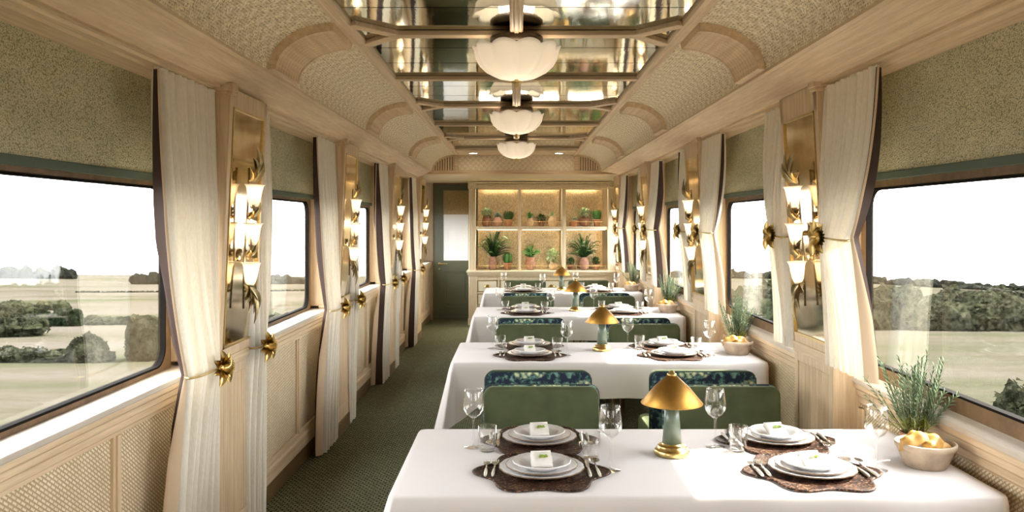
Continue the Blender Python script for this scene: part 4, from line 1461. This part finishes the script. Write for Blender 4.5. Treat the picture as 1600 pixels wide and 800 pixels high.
def make_table(lab):
    t = empty('dining_table', lab, 'table', ((TX0 + TX1) / 2, (TF + TB) / 2, 0), 0, 'dining tables along the window wall')
    hx, hy = (TX1 - TX0) / 2 - .022, (TB - TF) / 2 - .022
    MB().box(-hx, hx, -hy, hy, .715, .7485).build('tabletop', 'oak_x', t, bevel=.004)
    for x in (-.42, .42):
        MB().lathe([(.035, .03), (.035, .70), (.07, .715)], 20, (x, 0, 0)).build('pedestal', 'dark_metal', t)
        MB().lathe([(.24, 0), (.24, .012), (.05, .03), (.04, .03)], 36, (x, 0, 0)).build('foot_plate', 'dark_metal', t)
    return t
tab = make_table('long dining table under a white cloth, nearest the viewer')

def scal(a, r, z): return 1 + (.018 * abs(math.sin(9 * a)) - .009 if r > .05 else 0)
def plate(name, R_, z0, lab, mat='porcelain', bowl=False):
    t = empty(name, lab, 'plate', (0, 0, 0), 0, None)
    h = .016 if not bowl else .022
    prof = [(0, .002), (R_ * .55, .0), (R_ * .60, .002), (R_ * .74, h * .45), (R_ * .98, h * .92), (R_, h), (R_ * .985, h + .003), (R_ * .74, h * .45 + .004), (R_ * .62, .0055), (0, .0050)]
    MB().lathe(prof, 108, wob=scal).build('plate_body', mat, t)
    if bowl is False:
        MB().shell([(R_ * 1.001, h * .93), (R_ * 1.006, h + .001), (R_ * .995, h + .0035)], 108, wob=scal).build('rim_line', 'plate_line', t)
    return t

def make_mat():
    rr = lambda a: .192 + .043 * (.5 + .5 * math.cos(6 * a)) ** 1.0
    mb = MB(); n = 144
    prof = [(0, .0), (.6, 0), (.96, 0), (1.0, .003), (1.005, .006), (.99, .0085), (.96, .0085), (.945, .006), (.6, .0062), (0, .0062)]
    vs = []
    for f, z in prof:
        for k in range(n):
            a = 2 * PI * k / n; q = rr(a) * f
            vs.append((q * math.cos(a), q * math.sin(a), z))
    fs = [(i * n + k, i * n + (k + 1) % n, (i + 1) * n + (k + 1) % n, (i + 1) * n + k) for i in range(len(prof) - 1) for k in range(n)]
    return mb.add(vs, fs, True)

def make_fork():
    t = bpy.data.objects.new('fork', None)
    COL.objects.link(t)
    h = MB(); h.tube([(0, -.095, .006), (0, -.07, .006), (0, -.03, .006), (0, -.005, .005)], [.004, .0062, .0048, .003], 8); h.build('handle', 'pearl_handle', t)
    m_ = MB()
    m_.tube([(0, -.008, .005), (0, .03, .005)], [.003, .0028], 6)
    def fn(u, v):
        return (.0115 * (u * 2 - 1) * min(1, .35 + v * 1.6), .028 + .028 * v, .005 + .003 * v)
    m_.grid(fn, 4, 4); m_.grid(lambda u, v: tuple(Vector(fn(u, v)) + Vector((0, 0, .0015))), 4, 4)
    for i in range(4):
        x = -.0098 + i * .00653
        m_.tube([(x, .054, .0085), (x, .078, .009), (x, .095, .0065)], [.0016, .0014, .0008], 5)
    m_.build('head', 'silver', t)
    return t
def make_knife():
    t = bpy.data.objects.new('knife', None); COL.objects.link(t)
    h = MB(); h.tube([(0, -.10, .006), (0, -.07, .006), (0, -.03, .006), (0, -.01, .006)], [.0045, .0068, .0055, .0045], 8); h.build('handle', 'pearl_handle', t)
    b = MB(); b.prism([(-.004, -.012), (.005, -.012), (.008, .03), (.007, .07), (.0, .098), (-.005, .08), (-.005, .02)], .004, .0062, axis='z'); b.build('blade', 'silver', t)
    return t
def make_spoon():
    t = bpy.data.objects.new('spoon', None); COL.objects.link(t)
    h = MB(); h.tube([(0, -.095, .006), (0, -.07, .006), (0, -.03, .006), (0, -.005, .005)], [.004, .0062, .0048, .003], 8); h.build('handle', 'pearl_handle', t)
    b = MB(); b.tube([(0, -.008, .005), (0, .045, .007)], [.003, .0025], 6)
    def fn(u, v):
        a = 2 * PI * u; q = v
        return (.019 * q * math.sin(a), .065 + .028 * q * math.cos(a), .0045 + .009 * q * q)
    b.grid(fn, 24, 6); b.build('bowl', 'silver', t)
    return t
def make_wine():
    t = bpy.data.objects.new('wine_glass', None); COL.objects.link(t)
    MB().lathe([(.036, 0), (.036, .0015), (.012, .004), (.0045, .010), (.0038, .05), (.0040, .10), (.009, .112)], 36).build('stem', 'drink_glass', t)
    MB().shell([(.001, .108), (.012, .112), (.027, .123), (.038, .141), (.0405, .155), (.0385, .178), (.0345, .208), (.032, .220), (.0312, .220), (.0337, .208), (.0377, .178), (.0396, .155), (.037, .142), (.026, .125), (.011, .1145), (.001, .112)], 44).build('bowl', 'drink_glass', t)
    return t
def make_tumbler():
    mb = MB()
    mb.shell([(.001, .001), (.028, .001), (.0305, .003), (.0345, .094), (.0335, .094), (.0295, .010), (.001, .008)], 40)
    return mb

def make_napkin():
    t = bpy.data.objects.new('napkin', None); COL.objects.link(t)
    mb = MB()
    for i in range(4):
        zo = .0035 * i
        def fn(u, v, i=i, zo=zo):
            a, b = u * 2 - 1, v * 2 - 1
            e = (1 - a * a) * (1 - b * b)
            return (a * (.036 - .0006 * i) + .0012 * math.sin(b * 4 + i), b * (.038 - .0008 * i) + .0015 * math.sin(a * 3 + i), zo + .006 * e ** .5 + .0015 * math.sin(6 * a + 2 * i))
        mb.grid(fn, 12, 12); 
        mb.grid(lambda u, v: tuple(Vector(fn(u, v)) - Vector((0, 0, .003 * (1 + 0 * u)))), 12, 12)
    mb.tube([(-.034, -.037, .007), (.034, -.036, .007)], .0055, 8)
    mb.tube([(-.034, .036, .007), (.034, .037, .007)], .0065, 8)
    mb.xf(Matrix.Translation((0, 0, .014)) @ Matrix.Rotation(math.radians(20), 4, 'X') @ Matrix.Rotation(.06, 4, 'Z'))
    mb.build('folded_cloth', 'napkin', t)
    sp_ = MB(); rnd = random.Random(2)
    for i in range(12):
        a = rnd.uniform(0, 6.28); b0 = Vector((rnd.uniform(-.006, .006), rnd.uniform(-.004, .004), .0))
        leafpatch(sp_, b0, b0 + Vector((math.cos(a) * .013, math.sin(a) * .010, .004)), .0036, (0, 0, 1), .4, 3, 2)
    sp_.tube([(-.012, -.006, 0), (.012, .006, .002)], .001, 5)
    sp_.xf(Matrix.Translation((.004, -.008, .029)) @ Matrix.Rotation(math.radians(20), 4, 'X'))
    sp_.build('herb_sprig', 'sprig', t)
    t2 = MB(); t2.grid(lambda u, v: (.036 * (u * 2 - 1), -.036, .002 + .005 * v), 1, 1)
    return t

def make_lamp():
    t = bpy.data.objects.new('table_lamp', None); COL.objects.link(t)
    MB().lathe([(.060, 0), (.063, .003), (.063, .019), (.060, .022), (.052, .022), (.052, .034), (.049, .037), (.036, .037), (.036, .043), (.033, .045)], 56).build('base', 'brass', t)
    MB().lathe([(.0345, .043), (.0235, .200), (.0, .200)], 48).build('column', 'lamp_stem', t)
    MB().shell([(.112, .188), (.1125, .1895), (.064, .247), (.017, .290), (.016, .290), (.063, .2445), (.1105, .187), (.112, .188)], 72).build('shade', 'brass_brushed', t)
    MB().lathe([(.017, .288), (.017, .296), (.012, .297), (.010, .303), (.006, .306), (0, .308)], 24).build('finial', 'brass', t)
    return t

def make_bowl():
    t = bpy.data.objects.new('bread_bowl', None); COL.objects.link(t)
    MB().shell([(.001, 0), (.066, 0), (.070, .004), (.094, .064), (.100, .067), (.101, .083), (.093, .085), (.090, .070), (.062, .014), (.001, .012)], 56).build('bowl_body', 'stone_bowl', t)
    return t
def make_crisp(seed):
    rnd = random.Random(seed); mb = MB()
    L, W_ = rnd.uniform(.052, .066), rnd.uniform(.026, .033)
    def base(u, v, dz):
        a, b = u * 2 - 1, v * 2 - 1
        w = math.sqrt(max(0.0, 1 - abs(a) ** 2.2))
        return (a * L, b * W_ * w, .030 * (1 - a * a) - .020 * b * b + .005 * math.sin(7 * a + seed) + dz)
    mb.grid(lambda u, v: base(u, v, .004), 14, 8); mb.grid(lambda u, v: base(u, v, -.004 * (math.sin(PI * u) * math.sin(PI * v))), 14, 8)
    return mb
def make_rosemary():
    t = bpy.data.objects.new('potted_rosemary', None); COL.objects.link(t)
    MB().lathe([(.032, 0), (.043, .052), (.048, .052), (.049, .068), (.043, .068), (.042, .060)], 36).build('pot', 'terracotta', t)
    MB().lathe([(.044, .055), (.044, .060), (0, .064)], 20).build('soil', 'soil', t)
    rnd = random.Random(11)
    st = MB(); lf = MB(); lf2 = MB()
    for i in range(46):
        a = i * 2.4 + rnd.uniform(-.3, .3); q = rnd.uniform(.1, 1)
        ht = rnd.uniform(.16, .31) * (1.12 - .30 * q); spread = .150 * q * rnd.uniform(.7, 1.15)
        bx = Vector((.028 * q * math.cos(a), .028 * q * math.sin(a), .06))
        pts = []
        bend = rnd.uniform(-.5, .5)
        for j in range(12):
            tt = j / 11
            aa = a + bend * tt
            pts.append(bx + Vector((spread * tt ** .8 * math.cos(aa), spread * tt ** .8 * math.sin(aa), ht * tt)))
        st.tube(pts, [.0016 * (1 - .6 * j / 11) for j in range(12)], 5)
        nl = int(ht / .0056)
        for j in range(2, nl):
            tt = j / nl; f = tt * 11; i0 = min(10, int(f)); p = pts[i0].lerp(pts[i0 + 1], f - i0); d = (pts[i0 + 1] - pts[i0]).normalized()
            ang = j * 2.1 + rnd.uniform(-.4, .4)
            u = d.cross(Vector((1, 0, 0))).normalized(); w = d.cross(u)
            o_ = (u * math.cos(ang) + w * math.sin(ang))
            ln = .043 * (1.0 - .45 * tt) * rnd.uniform(.7, 1.15)
            tip = p + o_ * ln * .62 + d * ln * .78
            leafpatch(lf2 if (tt < .22 and q > .3) else lf, p, tip, .0023, d, .3, 3, 1)
    st.build('stems', 'stem', t); lf.build('foliage', 'rosemary', t); lf2.build('new_growth', 'rosemary_low', t)
    return t

# ---- lay the first table, then copy everything to the others
charger = plate('charger_plate', .1435, 0, '')
dplate = plate('dinner_plate', .121, 0, '')
splate = plate('soup_plate', .099, 0, '', bowl=True)
matm = make_mat()
mats_first = matm.build('place_mat', 'rattan')
fork, knife, spoon, wine, napkin, lamp, bowl, rosem = make_fork(), make_knife(), make_spoon(), make_wine(), make_napkin(), make_lamp(), make_bowl(), make_rosemary()
tumb = make_tumbler().build('tumbler', 'drink_glass')
crisps = [make_crisp(i).build('crispbread', 'crisp') for i in range(4)]
used = {}
def put(src, loc, rz, label, cat, group):
    if src.name not in used:
        used[src.name] = 1
        src.location = loc; src.rotation_euler = (0, 0, rz); o = src
    else:
        o = dup(src, loc, rz)
    tag(o, label, cat, group)
    return o
TN = ['nearest', 'second', 'third', 'farthest']
zc = TZ + .004
for k in range(4):
    tn = TN[k] + ' table'
    dy = S * k
    if k: dup(tab, ((TX0 + TX1) / 2, (TF + TB) / 2 + dy, 0), label='long dining table under a white cloth, %s from the viewer' % TN[k])
    c_ = make_cloth(k).build('tablecloth', 'cloth')
    c_.location = (0, dy, 0)
    tag(c_, 'white tablecloth draped over the %s' % tn, 'tablecloth', 'white tablecloths')
    for sx, xc in (('aisle', .085), ('window', 1.0)):
        for far, yc in ((False, 2.815), (True, 3.222)):
            y = yc + dy; rz = PI if far else 0
            sd = 1 if not far else -1
            seat = '%s-side %s setting on the %s' % (sx, 'far' if far else 'near', tn)
            x = xc + (.004 if far else 0)
            put(mats_first, (x, y, zc), 0, 'scalloped dark brown rattan mat, ' + seat, 'place mat', 'rattan place mats')
            z = zc + .0067
            put(charger, (x, y, z), 0, 'large white scalloped bottom plate, ' + seat, 'plate', 'charger plates')
            put(dplate, (x, y, z + .0065), .1, 'white scalloped middle plate of the stack, ' + seat, 'plate', 'dinner plates')
            put(splate, (x, y, z + .0130), .2, 'small white top plate holding the napkin, ' + seat, 'plate', 'top plates')
            put(napkin, (x, y + .004, z + .0190), 0, 'folded white napkin with green sprig, ' + seat, 'napkin', 'folded napkins')
            zz = zc + .0066
            put(fork, (x - sd * .188, y + sd * .022, zz), rz, 'outer silver fork left of the plates, ' + seat, 'fork', 'silver forks')
            put(fork, (x - sd * .160, y + sd * .022, zz), rz - .04, 'inner silver fork beside the plates, ' + seat, 'fork', 'silver forks')
            put(knife, (x + sd * .158, y + sd * .020, zz), rz, 'silver knife with pale handle, ' + seat, 'knife', 'silver knives')
            put(spoon, (x + sd * .188, y + sd * .020, zz), rz + .03, 'silver spoon with pale handle, ' + seat, 'spoon', 'silver spoons')
    for sx, xo in (('aisle', 0.0), ('window', .912)):
        put(wine, (-.162 + xo, 3.140 + dy, zc), 0, 'empty wine glass far left of the %s-side settings on the %s' % (sx, tn), 'wine glass', 'wine glasses')
        put(wine, (.322 + xo, 2.850 + dy, zc), 0, 'empty wine glass near right of the %s-side settings on the %s' % (sx, tn), 'wine glass', 'wine glasses')
        put(tumb, (-.108 + xo + (.018 if xo else 0), 3.085 + dy, zc), 0, 'small clear tumbler left of the %s-side settings on the %s' % (sx, tn), 'tumbler', 'water tumblers')
        put(tumb, (.268 + xo, 2.99 + dy, zc), 0, 'small clear tumbler right of the %s-side settings on the %s' % (sx, tn), 'tumbler', 'water tumblers')
    put(lamp, (.5666, 3.035 + dy, zc), 0, 'brass cone lamp with grey-green column in the middle of the %s' % tn, 'table lamp', 'brass table lamps')
    put(bowl, (1.423, 2.895 + dy, zc), 0, 'tapered stone-brown bread bowl at the window end of the %s' % tn, 'bowl', 'bread bowls')
    put(rosem, (1.476, 3.09 + dy, zc), k * 1.3, 'bushy rosemary in a terracotta pot at the window end of the %s' % tn, 'plant', 'rosemary pots')
    for i, (cx_, cy_, cz_, a, tl) in enumerate([(-.040, -.02, .088, .1, .2), (.012, -.025, .080, .9, .35), (.030, .015, .074, 2.3, .2), (-.015, .03, .080, -.5, .1)]):
        o = put(crisps[i], (1.423 + cx_, 2.895 + dy + cy_, zc + cz_), a, '%s golden curved crispbread in the bowl on the %s' % (['leftmost', 'front', 'rightmost', 'rear'][i], tn), 'crispbread', 'crispbreads in the bowls')
        o.rotation_euler = (tl, -.15, a)
# ================================================================== LANDSCAPE
DR = [(0, 5.6), (24, 5.7), (45, 7.7), (80, 10.2), (130, 13.2), (200, 17.5), (250, 20), (380, 26.0), (500, 32.0), (900, 110)]
def drop(y):
    y = max(0, y)
    for (a, va), (b, vb) in zip(DR, DR[1:]):
        if y <= b: return va + (vb - va) * (y - a) / (b - a)
    return DR[-1][1]
def gz(x, y):
    rise = 0
    if x > 0 and y > 60: rise = -.020 * y * min(1, max(0, (x / y - .35) / .3)) * min(1, (y - 60) / 100)
    return 1.6 - drop(y) + rise + (.6 * math.sin(x * .021 + 1) + .5 * math.sin(y * .03)) * min(1, y / 200)
ys = [-60, -20, 0, 6, 12, 18, 24, 30, 37, 45, 55, 67, 80, 95, 112, 130, 160, 200, 225, 250, 300, 340, 380, 440, 500, 560, 700, 900]
xs = [-700, -550, -420, -320, -250, -190, -150, -110, -80, -60, -45, -30, -20, -12, -6, 0, 6, 12, 20, 30, 45, 60, 80, 110, 150, 190, 250, 320, 420, 550, 700]
vs = [(x, y, gz(x, y)) for y in ys for x in xs]
nx = len(xs)
g = MB().add(vs, [(j * nx + i, j * nx + i + 1, (j + 1) * nx + i + 1, (j + 1) * nx + i) for j in range(len(ys) - 1) for i in range(nx - 1)], True)
tag(g.build('ground', 'field'), 'pale straw fields falling away to low hills outside the windows', 'field', kind='structure')

def blob(mb, c, r, h, seed, sub=3):
    bm = bmesh.new(); bmesh.ops.create_icosphere(bm, subdivisions=sub, radius=1.0)
    off = Vector((seed * 3.7, seed * 1.3, seed * .7))
    vs = []
    for v in bm.verts:
        p = v.co.copy()
        d = 1 + .38 * noise.noise(p * 2.1 + off) + .30 * noise.noise(p * 5 + off) + .30 * noise.noise(p * 11 + off)
        p = p * d
        if p.z < -.45: p.z = -.45
        vs.append((c[0] + p.x * r, c[1] + p.y * r, c[2] + (p.z + .35) * h))
    fs = [tuple(v.index for v in f.verts) for f in bm.faces]
    bm.free()
    mb.add(vs, fs, False)
def sprigs(mb, c, r, h, rnd, n, size):
    for i in range(n):
        d = Vector((rnd.gauss(0, 1), rnd.gauss(0, 1), rnd.gauss(.3, 1))).normalized()
        p = Vector((c[0] + d.x * r * rnd.uniform(.9, 1.15), c[1] + d.y * r * rnd.uniform(.9, 1.15), c[2] + (.35 + d.z * rnd.uniform(.9, 1.15)) * h))
        a = Vector((rnd.gauss(0, 1), rnd.gauss(0, 1), rnd.gauss(0, 1))).normalized(); b = a.cross(d).normalized()
        sz = size * rnd.uniform(.5, 1.2)
        mb.add([p, p + a * sz, p + a * sz * .6 + b * sz * .6, p + b * sz * .8], [(0, 1, 2, 3)], False)
def XY(px, y): return (px - 807) / 1300 * y
def bush(name, px, Y, wpx, hpx, lab, mat='hedge_leaf', cat='bush', n=7, seed=1, group=None):
    rnd = random.Random(seed); mb = MB()
    w = wpx / 1300 * Y / 2; h = hpx / 1300 * Y
    X = XY(px, Y); zg = gz(X, Y)
    for i in range(n):
        dx = rnd.uniform(-.65, .65) * w; dy = rnd.uniform(-.4, .4) * w
        r = w * rnd.uniform(.35, .55); hh = h * rnd.uniform(.4, .62) * (1 - .35 * abs(dx / w))
        blob(mb, (X + dx, Y + dy, gz(X + dx, Y + dy) + hh * .1 + rnd.uniform(0, .18) * h), r, hh, rnd.uniform(0, 90))
        sprigs(mb, (X + dx, Y + dy, gz(X + dx, Y + dy) + h * .15), r, hh, rnd, 900, max(.14, w * .08))
    o = mb.build(name, mat); tag(o, lab, cat, group); return o
def hedge(name, px0, px1, Y, hpx, lab, mat='hedge_leaf', seed=1, step=.9, cat='hedge', depth=1.0, ends=None, dens=220):
    rnd = random.Random(seed); mb = MB(); h = hpx / 1300 * Y
    x0, x1 = XY(px0, Y), XY(px1, Y)
    x = x0
    while x < x1:
        r = h * rnd.uniform(.5, .95) * depth; yy = Y + rnd.uniform(-.5, .5) * h * depth
        hh = h * rnd.uniform(.42, .72)
        blob(mb, (x, yy, gz(x, yy) + hh * .1), r, hh, rnd.uniform(0, 90), 2 if Y > 100 else 3)
        sprigs(mb, (x, yy, gz(x, yy) + hh * .1), r, hh, rnd, dens, h * .16)
        x += h * step * rnd.uniform(.5, 1.1)
    o = mb.build(name, mat); tag(o, lab, cat, None, 'stuff'); return o
# left side
hedge('hedge', -260, 165, 45, 27, 'low shrubby hedge across the meadow nearest the left windows', seed=3)
bush('bush', 137, 46, 62, 42, 'brown-green round bush at the right end of the near left hedge', seed=4, n=9)
bush('bush', 222, 46, 78, 62, 'grey-green tree beside the curtain in the nearest left window', seed=5, n=9, cat='tree')
bush('bush', 22, 66, 84, 46, 'large spreading round bush standing alone in the left meadow', seed=6, n=10)
bush('bush', 330, 47, 80, 46, 'rounded thicket beyond the hedge, seen past the second left window', seed=61, n=9)
hedge('hedge', -300, 40, 84, 22, 'second hedge line behind the round bush on the left', seed=7)
for i, (p, w, h) in enumerate(((62, 34, 28), (90, 26, 27), (116, 34, 30))):
    bush('bush', p, 82, w, h, '%s dark green tree of the three in the left middle distance' % ['leftmost', 'middle', 'rightmost'][i], 'dark_leaf', 'tree', 6, 20 + i)
hedge('hedge', 130, 600, 84, 15, 'thin hedge running right from the three dark trees on the left', seed=8)
hedge('hedge', -300, 100, 128, 15, 'straight green hedge across the far left field', seed=9, dens=20)
hedge('hedge', 120, 560, 230, 3.0, 'far thin dark hedge line between two left fields', 'far_leaf', seed=10, step=1.4, dens=6)
hedge('woodland', -260, 120, 400, 20, 'dark woodland belt on the left skyline', 'far_leaf', seed=11, dens=40, cat='woodland', depth=.8)
hedge('woodland', 120, 640, 520, 5, 'distant trees on the horizon beyond the left fields', 'far_leaf', seed=12, dens=5, cat='woodland')
hedge('woodland', 214, 300, 330, 20, 'rising copse on the left horizon beside the curtain', 'far_leaf', seed=13, dens=10, cat='woodland')
hedge('woodland', 395, 520, 330, 16, 'low wooded hill seen through the second left window', 'far_leaf', seed=14, dens=10, cat='woodland')
# right side
hedge('hedge', 1180, 1800, 74, 46, 'broad tree belt across the middle of the right landscape', seed=15, depth=.9, step=.6)
hedge('hedge', 1180, 1900, 100, 48, 'taller woodland behind the tree belt on the right', seed=16, depth=.9, step=.6)
hedge('hedge', 1000, 1480, 150, 30, 'scattered trees in the right middle distance', seed=17, dens=25)
hedge('woodland', 1480, 1900, 140, 34, 'wooded slope at the far right of the right windows', seed=18, dens=20, cat='woodland')
hedge('woodland', 900, 1900, 420, 13, 'long wooded ridge on the right skyline', 'far_leaf', seed=19, dens=8, cat='woodland')
bush('bush', 1640, 15, 210, 250, 'pale leafy shrub close outside the nearest right window', seed=20, n=24)
bush('bush', 1190, 46, 70, 40, 'rounded shrub beyond the grass in the second right window', seed=21, n=8)
